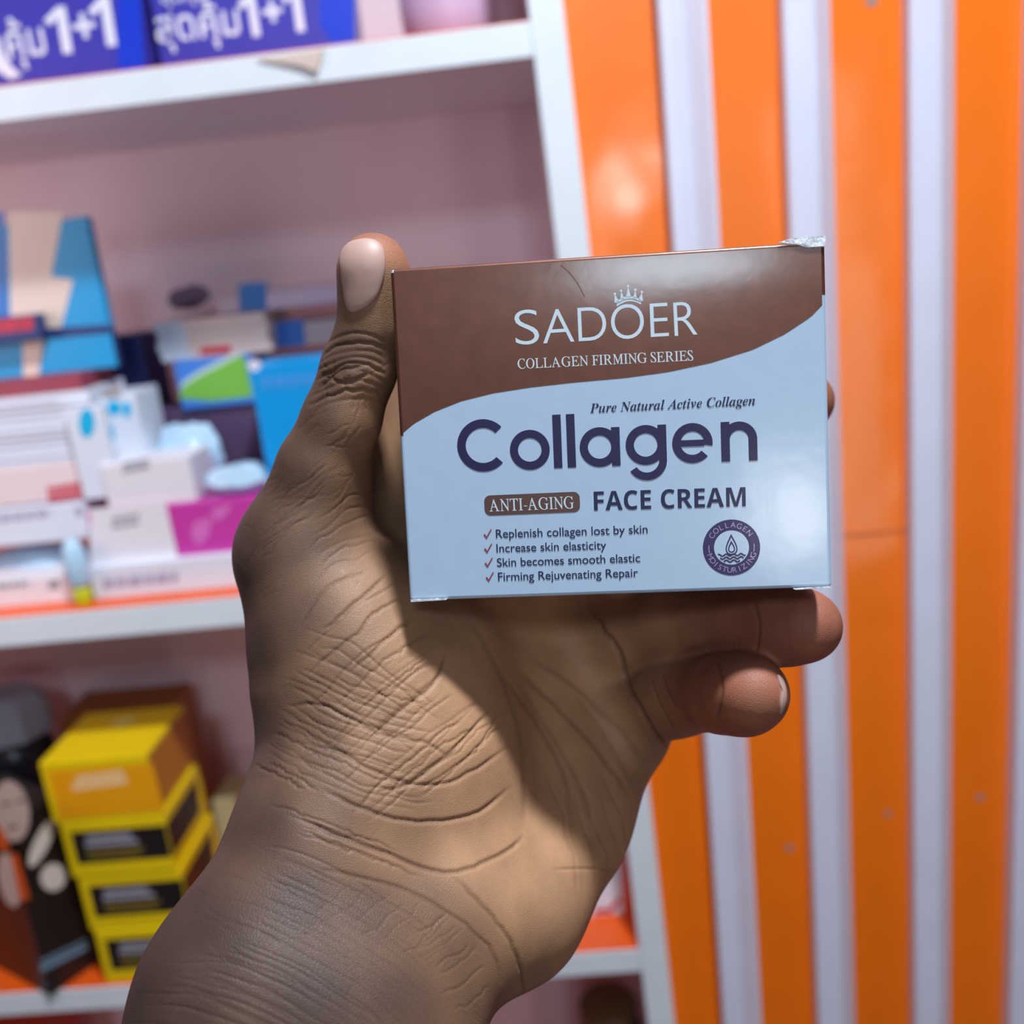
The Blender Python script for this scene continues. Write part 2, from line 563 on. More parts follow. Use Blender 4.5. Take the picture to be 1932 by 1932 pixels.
# left stack
z = za
o, f, r, t, l = pxbox('flat_carton', 'flat white carton with faint print, under the red-striped carton at left', 'carton', (-120, 1050), (163, 945), 0.765, 0.07, M_wcard2, z0=onY(100, 1022, .765)[2])
zf = onY(163, 945, .765)[2]
bars(o, 'small_print', f, [(-20, 988, 95, 974, 14)], M_soft_ink)
pxpoly(o, 'printed_mark', f, [[(140, 958), (155, 956), (158, 972), (143, 974)]], M_soft_ink, .0004)
zb = onY(100, 1022, .765)[2]
tag(film_bag('pale blue film bag squeezed under the flat white carton at far left', (70, 1085), 0.80, .05, .03, (zb - za) / 1.75, 5))
o, f, r, t, l = pxbox('flat_carton', 'pinkish white carton with a red corner stripe in the left stack', 'carton', (-120, 975), (172, 868), 0.768, 0.07, pm('blush_card', (232, 214, 216), rough=0.4), z0=zf + .0015)
pxpoly(o, 'red_stripe', f, [[(88, 920), (176, 905), (178, 918), (90, 930)], [(90, 934), (178, 921), (180, 934), (92, 947)]], M_pinkred, .0003)
zs = onY(172, 868, .768)[2]
zt2 = onY(172, 735, .770)[2]
nst = 5
hs = (zt2 - zs) / nst
first = None
for i in range(nst):
    if first is None:
        first = link('flat_carton', box_mesh('flat_carton', -.075, .075, -.035, .035, 0, hs - .0006, .0007), M_wcard2)
        o = first
        o2 = polys(o, 'printed_line', Face(Matrix.Identity(4), (0, -.035, 0), (1, 0, 0), (0, 0, 1), (0, -1, 0)), [rect(-.06, hs * .35, .05, hs * .5)], M_soft_ink, .0003)
        kids = [o2]
    else:
        o = first.copy(); COL.objects.link(o)
        for k in kids:
            c = k.copy(); COL.objects.link(c); c.parent = o
    xr = onY(186 - i * 2, 800, .77)[0]
    o.location = (xr - .075, .770 + .035 + .002 * (i % 2), zs + i * hs + .0003)
    place = ['lowest', 'second lowest', 'middle', 'second highest', 'topmost'][i]
    tag(o, 'thin white carton, %s of the pile of five below the dark red carton' % place, 'carton', 'thin white cartons piled at left')
zt3 = zs + nst * hs
o, f, r, t, l = pxbox('flat_carton', 'thin dark red carton topping the white pile below the teal box', 'carton', (-120, 760), (150, 704), 0.778, 0.06, pm('dark_red_card', (150, 60, 78), rough=0.45), z0=zt3)
zr = onY(150, 704, .778)[2]
# dotted carton
ZD = onY(195, 1000, .80)[2]
o, f, r, t, l = pxbox('dotted_carton', 'white carton with cyan oval dots, standing right of the white pile', 'carton', (192, 935), (252, 742), 0.79, 0.05, M_wcard2, z0=zf + .0015)
loops = []
for cx, cy, rx, ry in [(168, 798, 0, 0), (205, 822, 11, 22), (216, 770, 14, 14), (240, 772, 8, 16)]:
    if rx: loops.append([f.uv(cx + rx * math.cos(a), cy + ry * math.sin(a)) for a in [i * math.pi / 12 for i in range(24)]])
polys(o, 'cyan_dots', f, loops, M_cyan, .0003)
pxpoly(o, 'grey_patch', f, [[(190, 735), (225, 725), (230, 748), (196, 752)]], M_greycard, .00035)
o, f, r, t, l = pxbox('dotted_carton', 'slim white carton with one large cyan oval, in front of the white pile end', 'carton', (150, 905), (190, 765), 0.7605, 0.008, M_wcard2, z0=zf + .0015)
polys(o, 'cyan_dots', f, [[f.uv(164 + 15 * math.cos(a), 798 + 28 * math.sin(a)) for a in [i * math.pi / 12 for i in range(24)]]], M_cyan, .0003)
# the teal lightning box
o, f, r, t, l = pxbox('display_box', 'teal box with a cream bolt shape, standing on the dark red carton', 'box', (-60, 700), (163, 408), 0.80, 0.010, M_teal, z0=zr)
pxpoly(o, 'cream_bolt', f, [[(17, 400), (119, 400), (97, 522), (138, 528), (112, 632), (40, 632), (20, 600)]], M_cream, .0003)
pxpoly(o, 'blue_stripe', f, [[(-70, 400), (8, 400), (18, 600), (-70, 610)]], pm('mid_blue_ink', (0, 110, 190), rough=0.4), .0003)
pxpoly(o, 'navy_band', f, [[(-70, 652), (-70, 630), (205, 612), (214, 628)]], M_navy, .0004)
pxpoly(o, 'cream_foot', f, [[(43, 645), (82, 641), (72, 720), (45, 720)]], M_cream, .0004)
rs = polys(o, 'navy_side', r, [rect(-.0048, .001, .0048, .03)], M_navy, .0003)
o, f, r, t, l = pxbox('slim_carton', 'slim navy carton with red lettering, leaning in front of the teal box', 'carton', (-80, 655), (70, 592), 0.785, 0.012, M_navy, z0=onY(70, 640, .785)[2])
bars(o, 'red_lettering', f, [(-30, 632, 62, 622, 26)], M_red)
# navy carton between teal box and centre stack
o, f, r, t, l = pxbox('slim_carton', 'dark navy carton standing behind the dotted carton', 'carton', (228, 800), (262, 630), 0.87, 0.05, M_navy, z0=ZM)
# centre rear pile
zc0 = onY(340, 752, .845)[2]
o, f, r, t, l = pxbox('backing_carton', 'dark purple carton supporting the green and blue carton', 'carton', (300, 1100), (480, 758), 0.85, 0.06, pm('dusk_purple_card', (84, 62, 96), rough=0.55), z0=ZM)
zc0 = onY(480, 758, .85)[2]
o, f, r, t, l = pxbox('green_carton', 'blue and leaf green carton with a curved split, at the centre of the shelf', 'carton', (340, 752), (470, 668), 0.845, 0.06, M_azure, z0=zc0)
pxpoly(o, 'green_swoosh', f, [[(338, 752), (345, 728), (375, 708), (415, 688), (452, 672), (462, 672), (478, 748), (400, 757)]], M_green, .0003)
pxpoly(o, 'white_curve', f, [[(338, 738), (345, 720), (375, 700), (415, 680), (440, 668), (458, 668), (415, 690), (375, 710), (348, 728)]], pm('pale_green_ink', (190, 215, 205), rough=0.45), .00035)
zc1 = onY(470, 668, .845)[2]
npl = 4
zc2 = onY(505, 588, .85)[2]
hh = (zc2 - zc1) / npl
base = None
for i in range(npl):
    if base is None:
        base = link('flat_carton', box_mesh('flat_carton', -.052, .042, -.04, .04, 0, hh - .0004, .0006), pm('oat_card', (214, 196, 190), rough=0.5))
        k1 = polys(base, 'pale_end_panel', Face(Matrix.Identity(4), (0, -.04, 0), (1, 0, 0), (0, 0, 1), (0, -1, 0)), [rect(-.0515, .0008, -.026, hh - .001)], pm('pale_blue_card', (196, 212, 230), rough=0.45), .0003)
        o = base
    else:
        o = base.copy(); COL.objects.link(o)
        c = k1.copy(); COL.objects.link(c); c.parent = o
    xr = onY(508, 625, .85)[0]
    o.location = (xr - .042 - .002 * (i % 2), .85 + .04, zc1 + i * hh + .0002)
    tag(o, 'flat oatmeal carton, %s in the pile of four on the green carton' % ['lowest', 'second lowest', 'second highest', 'topmost'][i], 'carton', 'flat oatmeal cartons at the shelf centre')
    if i == 0:
        fx = Face(Matrix.Translation(o.location), (0, -.04, 0), (1, 0, 0), (0, 0, 1), (0, -1, 0))
        pxpoly(o, 'red_stripe', fx, [[(378, 655), (436, 651), (436, 666), (378, 670)]], M_red, .0003)
# bag on the pile, and long carton with a blue band behind
tag(film_bag('dusky purple pouch lying on the oatmeal cartons', (362, 588), 0.895, .018, .016, .012, 9, pm('dusk_pouch', (120, 100, 128), rough=0.5), 'pouch'), cat='pouch')
zk = onY(508, 663, .86)[2]
o, f, r, t, l = pxbox('grey_carton', 'grey carton with a blue square, right of the oatmeal cartons', 'carton', (512, 668), (680, 596), 0.862, 0.06, M_greycard, z0=zc1)
pxpoly(o, 'blue_square', f, [[(519, 608), (572, 602), (577, 652), (522, 657)]], pm('denim_blue_ink', (40, 100, 180), rough=0.45), .0003)
zg = onY(680, 596, .862)[2]
o, f, r, t, l = pxbox('long_carton', 'long lilac carton with a blue band, lying across the grey carton at the back', 'carton', (412, 590), (690, 530), 0.868, 0.05, M_lilac, z0=max(zg, zc2) + .0005)
pxpoly(o, 'blue_band', f, [[(450, 536), (502, 531), (504, 585), (451, 588)]], pm('denim_blue_ink2', (44, 112, 184), rough=0.45), .0003)
# big blue box half behind the hand
o, f, r, t, l = pxbox('blue_box', 'large bright blue box standing half behind the hand', 'box', (525, 1010), (690, 668), 0.79, 0.05, M_sky, z0=ztop)
pxpoly(o, 'white_dot', f, [[(480 + 12 * math.cos(a), 689 + 11 * math.sin(a)) for a in [i * math.pi / 8 for i in range(16)]]], M_ink_white, .0003)
bars(o, 'small_print', f, [(492, 733, 600, 725, 22)], pm('soft_blue_ink', (60, 150, 225), rough=0.45))
# film bags in the gap
for lab, px_, Y_, sx, sy, sz, sd in [('pale blue film bag bulging left, above the small white carton', 268, .828, .030, .018, .032, 21),
                                     ('pale blue film bag standing tall, left of the large blue box', 368, .815, .027, .014, .036, 33),
                                     ('pale blue film bag lying flat on the magenta carton', 452, .772, .028, .015, .013, 44)]:
    o = film_bag(lab, (px_, 900), Y_, sx, sy, sz, sd)
    o.location.z = ztop if Y_ < .80 else ztop - .012
# --- lower shelf
ZL = SHZ[1]
M_lab = M_black


YS = .7235
fl_x = onY(203, 1864, YS)[0]
top_z = onY(72, 1440, YS)[2] - ZL
HB = top_z / 4.06


def yellow_box():
    w, d, h = .0875, .085, HB - .0003
    o = link('hair_product_carton', box_mesh('hair_product_carton', -w / 2, w / 2, -d / 2, d / 2, 0, h, .0012), M_yellow)
    k = h / .0435
    ff = Face(Matrix.Identity(4), (0, -d / 2, 0), (1, 0, 0), (0, 0, 1), (0, -1, 0))
    a = polys(o, 'black_label', ff, [rect(-.036, .011 * k, .043, .036 * k)], M_black, .0003)
    b = polys(o, 'silver_lettering', ff, [rect(-.024, .0285 * k, .014, .033 * k), rect(-.026, .0235 * k, .018, .0275 * k)], M_silver_ink, .0005)
    g = polys(o, 'gold_lettering', ff, [rect(-.027, .0185 * k, .022, .0208 * k), rect(-.026, .0145 * k, .018, .0168 * k)], M_gold_ink, .0005)
    rf = Face(Matrix.Identity(4), (w / 2, 0, 0), (0, 1, 0), (0, 0, 1), (1, 0, 0))
    s = polys(o, 'black_label', rf, [[(-.0425, .011 * k), (.026, .011 * k), (.030, .036 * k), (-.0425, .036 * k)]], M_black, .0003)
    return o, [a, b, g, s]


yb, kids = yellow_box()
for i, pl in [(0, 'lowest'), (1, 'middle'), (2, 'highest')]:
    if i == 0:
        o = yb
    else:
        o = yb.copy(); COL.objects.link(o)
        for k in kids:
            c = k.copy(); COL.objects.link(c); c.parent = o
    o.location = (fl_x + .0438 - .0032 * i, YS + .0425 + .001 * (i % 2), ZL + i * HB)
    tag(o, 'yellow carton with black label, %s of the three under the amber carton' % pl, 'carton', 'yellow and black cartons on the lower shelf')
za_ = ZL + 3 * HB
xa0 = onY(72, 1440, YS)[0]
o, f, r, t, l = carton('amber_carton', 'amber and yellow carton on top of the yellow and black stack', 'carton', xa0, xa0 + .0885, za_, top_z - 3 * HB, YS, .088, M_yellow, bev=.0012)
pxpoly(o, 'amber_panel', f, [[(90, 1455), (288, 1440), (310, 1528), (114, 1545)]], M_amber, .0003)
pxpoly(o, 'pale_lettering', f, [[(142, 1464), (232, 1452), (235, 1464), (145, 1476)], [(135, 1478), (238, 1465), (241, 1478), (138, 1492)]], pm('peach_ink', (248, 200, 140), rough=0.45), .0004)
polys(o, 'amber_panel', r, [rect(-.043, .004, .043, top_z - 3 * HB - .004)], pm('shaded_amber_card', (190, 120, 30), rough=0.5), .0003)  # side panel: amber with its shade put into the colour
polys(o, 'white_seal', t, [disc(0, .02, .011, ry=.007)], pm('pale_yellow_ink', (236, 226, 130), rough=0.4), .0003)
o, f, r, t, l = pxbox('brown_box', 'tall brown box behind the amber carton', 'box', (196, 1700), (322, 1338), .876, .06, M_brown, z0=ZL)
o, f, r, t, l = carton('olive_carton', 'pale olive carton standing behind the right end of the yellow stack', 'carton', fl_x + .080, fl_x + .1005, ZL, .108, .822, .045, pm('olive_card', (190, 176, 130), rough=0.5))

# the dark hair-dye box turned corner-on, with printed portrait
pc = onY(96, 1884, .712)
wd, dp, hb = .085, .05, .165
rotb = math.radians(32)
bxo = link('hair_dye_box', box_mesh('hair_dye_box', -wd, 0, 0, dp, 0, hb, .0008), M_black)
bxo.location = (pc[0], .7425, ZL)
bxo.rotation_euler = (0, 0, -rotb)
bxo.location = (pc[0], .712, ZL)
tag(bxo, 'black box with a printed portrait and orange streak, turned corner-on at lower left', 'box')
MB = Matrix.Translation(bxo.location) @ Matrix.Rotation(-rotb, 4, 'Z')
ff = Face(MB, (0, 0, 0), (1, 0, 0), (0, 0, 1), (0, -1, 0))
rf = Face(MB, (0, 0, 0), (0, 1, 0), (0, 0, 1), (1, 0, 0))
def ell(cx, cy, rx, ry, rot=0, n=28):
    c_, s_ = math.cos(rot), math.sin(rot)
    return [(cx + rx * math.cos(a) * c_ - ry * math.sin(a) * s_, cy + rx * math.cos(a) * s_ + ry * math.sin(a) * c_) for a in [2 * math.pi * i / n for i in range(n)]]
pxpoly(bxo, 'printed_face', ff, [ell(22, 1530, 34, 58, -.15)], M_skin_print, .0003)
pxpoly(bxo, 'printed_hand', ff, [ell(18, 1660, 20, 52, -.2)], M_skin_print, .0003)
pxpoly(bxo, 'printed_features', ff, [ell(12, 1516, 10, 3, -.2), ell(40, 1510, 9, 3, -.2), ell(24, 1560, 10, 3.5, -.2)], pm('portrait_shadow_ink', (120, 92, 84), rough=0.45), .0005)
pxpoly(bxo, 'orange_streak', ff, [[(-5, 1550), (14, 1580), (20, 1605), (-5, 1600)], [(20, 1610), (34, 1610), (58, 1695), (40, 1700)]], M_orange_ink, .0006)
pxpoly(bxo, 'printed_hand', rf, [ell(100, 1655, 24, 26, .3), ell(78, 1590, 14, 50, .45)], M_skin_print, .0003)
pxpoly(bxo, 'silver_line', rf, [[(75, 1822), (165, 1780), (166, 1790), (78, 1834)], [(76, 1812), (165, 1770), (165, 1775), (76, 1818)]], pm('steel_ink', (110, 140, 160), rough=0.35), .0003)
# slate capped bottle behind it
pb = onY(50, 1400, .865)
bh = onY(50, 1305, .865)[2] - ZL
bt = link('bottle', lathe('bottle', [(.030, 0), (.033, .003), (.033, bh - .060), (.028, bh - .046), (.022, bh - .042)], 36), M_dark, loc=(pb[0] - .012, .868, ZL))
tag(bt, 'dark bottle with a faceted slate grey cap, behind the black portrait box', 'bottle')
capm = lathe('cap', [(.037, bh - .042), (.039, bh - .040), (.036, bh - .010), (.025, bh)], 8)
for p in capm.polygons: p.use_smooth = False
link('cap', capm, M_slate, bt)
# white carton with orange border, seen between wrist and post
zq = onY(1090, 1640, .80)[2]
o, f, r, t, l = pxbox('bordered_carton', 'white carton with an orange red border, between the wrist and the white post', 'carton', (1030, 1830), (1186, 1590), .765, .06, M_wcard2, z0=ZL)
pxpoly(o, 'orange_border', f, [[(1170, 1580), (1190, 1580), (1204, 1830), (1182, 1830)]], pm('orange_red_ink', (226, 74, 30), rough=0.45), .0003)
pxpoly(o, 'red_squiggle', f, [[(1120, 1715), (1150, 1712), (1168, 1690), (1172, 1698), (1154, 1722), (1122, 1724)]], M_red, .0003)
pxpoly(o, 'grey_panel', f, [[(1040, 1590), (1130, 1590), (1140, 1660), (1040, 1680)]], pm('cool_grey_ink', (190, 190, 205), rough=0.45), .0003)
# bottom shelf glimpses
ZQ = SHZ[0]
o, f, r, t, l = pxbox('red_box', 'tall orange red box under the lower shelf at the left bottom corner', 'box', (-60, 2100), (72, 1894), .80, .06, pm('brick_red_card', (190, 50, 24), rough=0.45), z0=ZQ)
jx = onY(1150, 1925, .80)
jr = link('jar', lathe('jar', [(.028, 0), (.030, .003), (.030, .05), (.027, .055)]), pm('dark_glass', (40, 28, 34), rough=0.2), loc=(onY(1150, 1925, .80)[0], .80, onY(1150, 1925, .80)[2] - .062))
jr.location.z = ZQ
jh = onY(1140, 1890, .80)[2] - ZQ
jr.data = lathe('jar', [(.028, 0), (.030, .003), (.030, jh - .03), (.026, jh - .022), (.024, jh - .02)])
jr.data.materials.append(P['dark_glass'])
tag(jr, 'tall dark jar on the bottom shelf beside the white post', 'jar')
link('lid', lathe('lid', [(.026, jh - .02), (.027, jh - .019), (.027, jh - .001), (.026, jh)]), pm('brown_lid', (110, 80, 50), rough=0.4), jr)

# ------------------------------------------------------------------ the face cream carton in the hand
A = np.array([0.08154608, -0.00332549, -0.0079485])
B = np.array([0.00310347, 0.06461746, 0.00583951])
T0 = np.array([-0.02345226, -0.04690452, 0.19785925])
ea = R @ (A / np.linalg.norm(A))
ez = -(R @ (B / np.linalg.norm(B)))
ez = ez - ea * (ez @ ea); ez /= np.linalg.norm(ez)
ey = np.cross(ez, ea)                       # away from the viewer
BW, BH, BD = np.linalg.norm(A), np.linalg.norm(B), 0.046
org = R @ (T0 + A / 2 + B) + C
MBX = Matrix(((ea[0], ey[0], ez[0], org[0]), (ea[1], ey[1], ez[1], org[1]), (ea[2], ey[2], ez[2], org[2]), (0, 0, 0, 1)))


def wrapped(name, rgb, rough, metallic, coat, vary=.05):
    mm = mat(name, rgb, rough, coat=coat, metallic=metallic, vary=vary, scale=260, coat_rough=0.16)
    nt = mm.node_tree; b = nt.nodes['Principled BSDF']
    tc = nt.nodes.new('ShaderNodeTexCoord')
    n1 = nt.nodes.new('ShaderNodeTexNoise'); n1.inputs['Scale'].default_value = 45; n1.inputs['Detail'].default_value = 5
    n2 = nt.nodes.new('ShaderNodeTexVoronoi'); n2.inputs['Scale'].default_value = 120
    nt.links.new(tc.outputs['Object'], n1.inputs['Vector']); nt.links.new(tc.outputs['Object'], n2.inputs['Vector'])
    ad = nt.nodes.new('ShaderNodeMath'); ad.operation = 'MULTIPLY_ADD'; ad.inputs[1].default_value = 0.12
    nt.links.new(n2.outputs['Distance'], ad.inputs[0]); nt.links.new(n1.outputs['Fac'], ad.inputs[2])
    bp = nt.nodes.new('ShaderNodeBump'); bp.inputs['Strength'].default_value = 0.16; bp.inputs['Distance'].default_value = 0.0006
    nt.links.new(ad.outputs[0], bp.inputs['Height'])
    nt.links.new(bp.outputs['Normal'], b.inputs['Coat Normal'])
    if metallic > 0:
        nt.links.new(bp.outputs['Normal'], b.inputs['Normal'])
    return mm


M_pearl = wrapped('pearl_blue_card', (174, 198, 222), 0.42, 0.0, 0.7)
M_copper = wrapped('copper_brown_foil', (106, 63, 47), 0.44, 0.45, 0.5, .28)
M_print_dark = wrapped('indigo_print', (24, 16, 70), 0.5, 0.0, 0.12)
M_print_navy = wrapped('navy_print', (16, 26, 70), 0.5, 0.0, 0.12)
M_print_silver = wrapped('silver_print', (206, 222, 232), 0.4, 0.0, 0.6)
M_pill = wrapped('umber_print', (92, 66, 60), 0.4, 0.1, 0.6)
M_tick = wrapped('maroon_print', (140, 62, 84), 0.4, 0.0, 0.6)
M_seal_ink = wrapped('violet_print', (44, 32, 90), 0.5, 0.0, 0.15)
M_film = mat('clear_wrap_fold', (236, 242, 250), 0.12, coat=1.0, vary=.02, bump=.6, bscale=600, alpha=0.75)

bx_ = link('face_cream_carton', box_mesh('face_cream_carton', -BW / 2, BW / 2, 0, BD, 0, BH, .0007, 3), M_pearl)
bx_.matrix_world = MBX
tag(bx_, 'copper and pearl blue face cream carton held up by the hand', 'carton')
ff = Face(MBX, (0, 0, 0), (1, 0, 0), (0, 0, 1), (0, -1, 0))
# copper field: front with its wavy edge, running round the sides and over the top
wave = [(755, 822), (780, 800), (820, 777), (870, 757), (930, 742), (1000, 731), (1080, 722), (1180, 713), (1260, 702), (1340, 685), (1420, 660), (1480, 631), (1530, 598), (1552, 575), (1562, 555)]
wuv = [ff.uv(*p) for p in wave]
wuv[0] = (-BW / 2 - .0002, wuv[0][1]); wuv[-1] = (BW / 2 + .0002, wuv[-1][1])
wuv[0] = (-BW / 2, wuv[0][1]); wuv[-1] = (BW / 2, wuv[-1][1])
bm = bmesh.new()
e_ = .00004
c_ = .0007
ins = BW / 2 - c_
def arcc(cx, cy, r_, a0, a1, n=5):
    return [(cx + r_ * math.cos(a0 + (a1 - a0) * i / n), cy + r_ * math.sin(a0 + (a1 - a0) * i / n)) for i in range(n + 1)]
# front sheet as columns from the wave up to the rounded top edge
cols = []
us = sorted(set([max(-ins, min(ins, u)) for u, v in wuv]))
def wv(u):
    for (u0, v0), (u1, v1) in zip(wuv, wuv[1:]):
        if u0 <= u <= u1: return v0 + (v1 - v0) * (u - u0) / (u1 - u0)
    return wuv[-1][1] if u > 0 else wuv[0][1]
fine = list(np.linspace(-ins, ins, 90))
prev = None
for u in fine:
    lo = bm.verts.new((u, -e_, wv(u))); hi = bm.verts.new((u, -e_, BH - c_))
    rim = [bm.verts.new((u, c_ - (c_ + e_) * math.cos(a), BH - c_ + (c_ + e_) * math.sin(a))) for a in [math.pi / 2 * k / 4 for k in range(1, 5)]]
    bk = bm.verts.new((u, BD - c_, BH + e_))
    colv = [lo, hi] + rim + [bk]
    if prev:
        for a, b, c2, d2 in zip(prev, prev[1:], colv[1:], colv):
            bm.faces.new((a, d2, c2, b))
    prev = colv
for s, zlow in ((-1, wuv[0][1]), (1, wuv[-1][1])):
    pv = None
    for a in [math.pi / 2 * k / 4 for k in range(5)] + [None]:
        if a is None:
            x, y = s * (BW / 2 + e_), BD - c_
        else:
            x = s * (ins + (c_ + e_) * math.sin(a)); y = c_ - (c_ + e_) * math.cos(a)
        cv = [bm.verts.new((x, y, zlow)), bm.verts.new((x, y, BH - c_))]
        if pv: bm.faces.new((pv[0], cv[0], cv[1], pv[1]))
        pv = cv
bmesh.ops.recalc_face_normals(bm, faces=bm.faces[:])
for f_ in bm.faces:
    if f_.calc_center_median().y < 0 and f_.normal.y > 0: f_.normal_flip()
me = bpy.data.meshes.new('copper_field'); bm.to_mesh(me); bm.free()
link('copper_field', smooth(me), M_copper, bx_)
# lettering
LW = .00008
SA = [('S', 973, 1018, 651.5, 649), ('A', 1025, 1084, 649, 645.5), ('D', 1092, 1145, 645, 642), ('O', 1154, 1216, 641.5, 638), ('E', 1228, 1262, 637, 635), ('R', 1273, 1316, 635, 632)]
for ch, xa, xb, ya, yb_ in SA:
    text(bx_, 'brand_lettering', ff, ch, (xa, ya), (xb, yb_), M_print_silver, cap=66 if ch in 'SO' else 64, lift=LW, offset=-.011)
vf = upright_serif('COLLAGEN FIRMING SERIES')
text(bx_, 'series_lettering', ff, '', (977, 696), (1308, 680), M_print_silver, cap=19, lift=LW, vf=vf)
text(bx_, 'tagline_lettering', ff, bolditalic('Pure Natural Active Collagen'), (1113, 779), (1425, 764), M_print_navy, lift=LW)
vf = upright_serif('ANTI-AGING')
# pill
pill = []
L0 = ff.uv(915, 973); R0 = ff.uv(1095, 967); L1 = ff.uv(915, 935)
pw = R0[0] - L0[0]; ph = L1[1] - L0[1]; rr = .0012
for cx, cy, a0 in [(pw - rr, rr, -90), (pw - rr, ph - rr, 0), (rr, ph - rr, 90), (rr, rr, 180)]:
    for k in range(7):
        a = math.radians(a0 + 15 * k)
        pill.append((L0[0] + cx + rr * math.cos(a), L0[1] + cy + rr * math.sin(a)))
polys(bx_, 'pill_label', ff, [pill], M_pill, .00006)
text(bx_, 'pill_lettering', ff, '', (924, 965), (1083, 959), M_print_silver, cap=23, lift=.0001, vf=vf)
text(bx_, 'name_lettering', ff, sansbold('FACE CREAM'), (1121, 963), (1407, 955), M_print_navy, cap=36, lift=LW)
BL = [('Replenish collagen lost by skin', (936, 1015), (1222, 1006)), ('Increase skin elasticity', (937, 1042), (1144, 1036)),
      ('Skin becomes smooth elastic', (938, 1069), (1208, 1060)), ('Firming Rejuvenating Repair', (940, 1096), (1204, 1088))]
for s, a, b in BL:
    text(bx_, 'claim_lettering', ff, s, a, b, M_print_navy, lift=LW, offset=.006)
    q = lambda x, y: ff.uv(a[0] - 26 + x, a[1] - 8 + y)
    polys(bx_, 'tick_mark', ff, [[q(2, 2), q(5, 0), q(8, 5), q(8, 10)], [q(8, 5), q(16, -9), q(18, -8), q(8, 10)]], M_tick, LW)
# the large word
b0 = np.array(ff.uv(866, 890)); b1 = np.array(ff.uv(1430, 868.5))
eu = (b1 - b0); ul = np.linalg.norm(eu) / 564.0; eu /= np.linalg.norm(eu); ev = np.array([-eu[1], eu[0]])
WT = 16.5
G = []
GS = []
def letter(loops, k):
    polys(bx_, 'product_lettering', ff, [[tuple(b0 + eu * (x * ul) + ev * (y * ul)) for x, y in lp] for lp in loops], M_print_dark, LW + k * .000012)
letter(arc(49, 48.5, 50 - WT, 50, 43, 317, 60) + arc(138, 36.5, 38 - WT + 1, 38, 0, 360, 60) + [rect(183, 0, 199, 101), rect(209, 0, 225, 101)]
       + arc(270.5, 36.5, 37.5 - WT + 1, 37.5, 0, 360, 60) + arc(357, 37, 37.5 - WT + 1, 37.5, 0, 360, 60) + arc(444, 37, 37.5 - WT + 1, 37.5, -9.5, 318, 60)
       + arc(530.3, 40.5, 33.2 - WT + .5, 33.2, 0, 172, 40), 0)
letter([rect(293, 0, 309, 73), rect(380, 8, 396, 74), rect(420, 31, 466, 43), rect(497, 0, 513, 74), rect(547.5, 0, 563.5, 41)] + arc(358.5, 8, 37.5 - WT + 2, 37.5, 0, -148, 40), 1)
# crown over the O
cb0 = np.array(ff.uv(1163, 578)); cb1 = np.array(ff.uv(1210, 575))
cu = cb1 - cb0; cl = np.linalg.norm(cu) / 47; cu /= np.linalg.norm(cu); cv_ = np.array([-cu[1], cu[0]])
K = []
for k in range(12):
    t0, t1 = k / 12, (k + 1) / 12
    y = lambda t: 8 * math.sin(math.pi * t)
    for lo, hi in ((0, 3.2), (5, 9.5)):
        K.append([(47 * t0 + 1, y(t0) + lo), (47 * t1 - (-1 if k < 11 else 1), y(t1) + lo), (47 * t1, y(t1) + hi), (47 * t0, y(t0) + hi)])
for cx, w, h in [(-2, 5, 20), (10, 4, 25), (23.5, 5, 33), (37, 4, 25), (49, 5, 20)]:
    t = min(1, max(0, cx / 47)); yb2 = 8 * math.sin(math.pi * t) + 7
    bxx = 23.5 + (cx - 23.5) * .86
    K.append([(bxx - w, yb2), (bxx + w, yb2), (cx, h + 3)])
    K.append(disc(cx, h + 3.5, 2.4, 12))
polys(bx_, 'crown_emblem', ff, [[tuple(cb0 + cu * (x * cl) + cv_ * (y * cl)) for x, y in lp] for lp in K], M_print_silver, LW)
# round seal
cs = np.array(ff.uv(1380, 1033)); sr = (ff.uv(1434, 1031)[0] - ff.uv(1326, 1035)[0]) / 2
un = sr / 54
seal = polys(bx_, 'round_seal', ff, [disc(cs[0], cs[1], sr, 64)], M_seal_ink, .00005)
polys(seal, 'seal_centre', ff, [disc(cs[0], cs[1], 33 * un, 48)], M_pearl, .00007)
drop = []
for k in range(40):
    a = 2 * math.pi * k / 40
    drop.append((math.sin(a) * math.sin(a / 2) ** 1.5, math.cos(a)))
def dr(cx, cy, w, h): return [(cs[0] + un * (cx + w * x), cs[1] + un * (cy + h * y)) for x, y in drop]
polys(seal, 'drop_emblem', ff, [dr(0, 6, 16, 21)], M_seal_ink, .00009)
polys(seal, 'drop_emblem', ff, [dr(0, 4, 12.5, 16)], M_pearl, .00011)
polys(seal, 'drop_emblem', ff, [dr(0, 2, 9.5, 12)], M_seal_ink, .00013)
polys(seal, 'drop_emblem', ff, [dr(0, 0, 6, 7.5)], M_pearl, .00015)
wv_ = []
for yy in (-14, -20, -26):
    hw = math.sqrt(max(0, 31 ** 2 - yy ** 2)) - 2
    pts = [(cs[0] + un * x, cs[1] + un * (yy + 2 * math.sin(x * .45))) for x in np.linspace(-hw, hw, 26)]
    wv_ += stroke(pts, 2.6 * un)
polys(seal, 'wave_emblem', ff, wv_, M_seal_ink, .00013)
M_seal_text = wrapped('lilac_print', (150, 140, 178), 0.4, 0.0, 0.6)
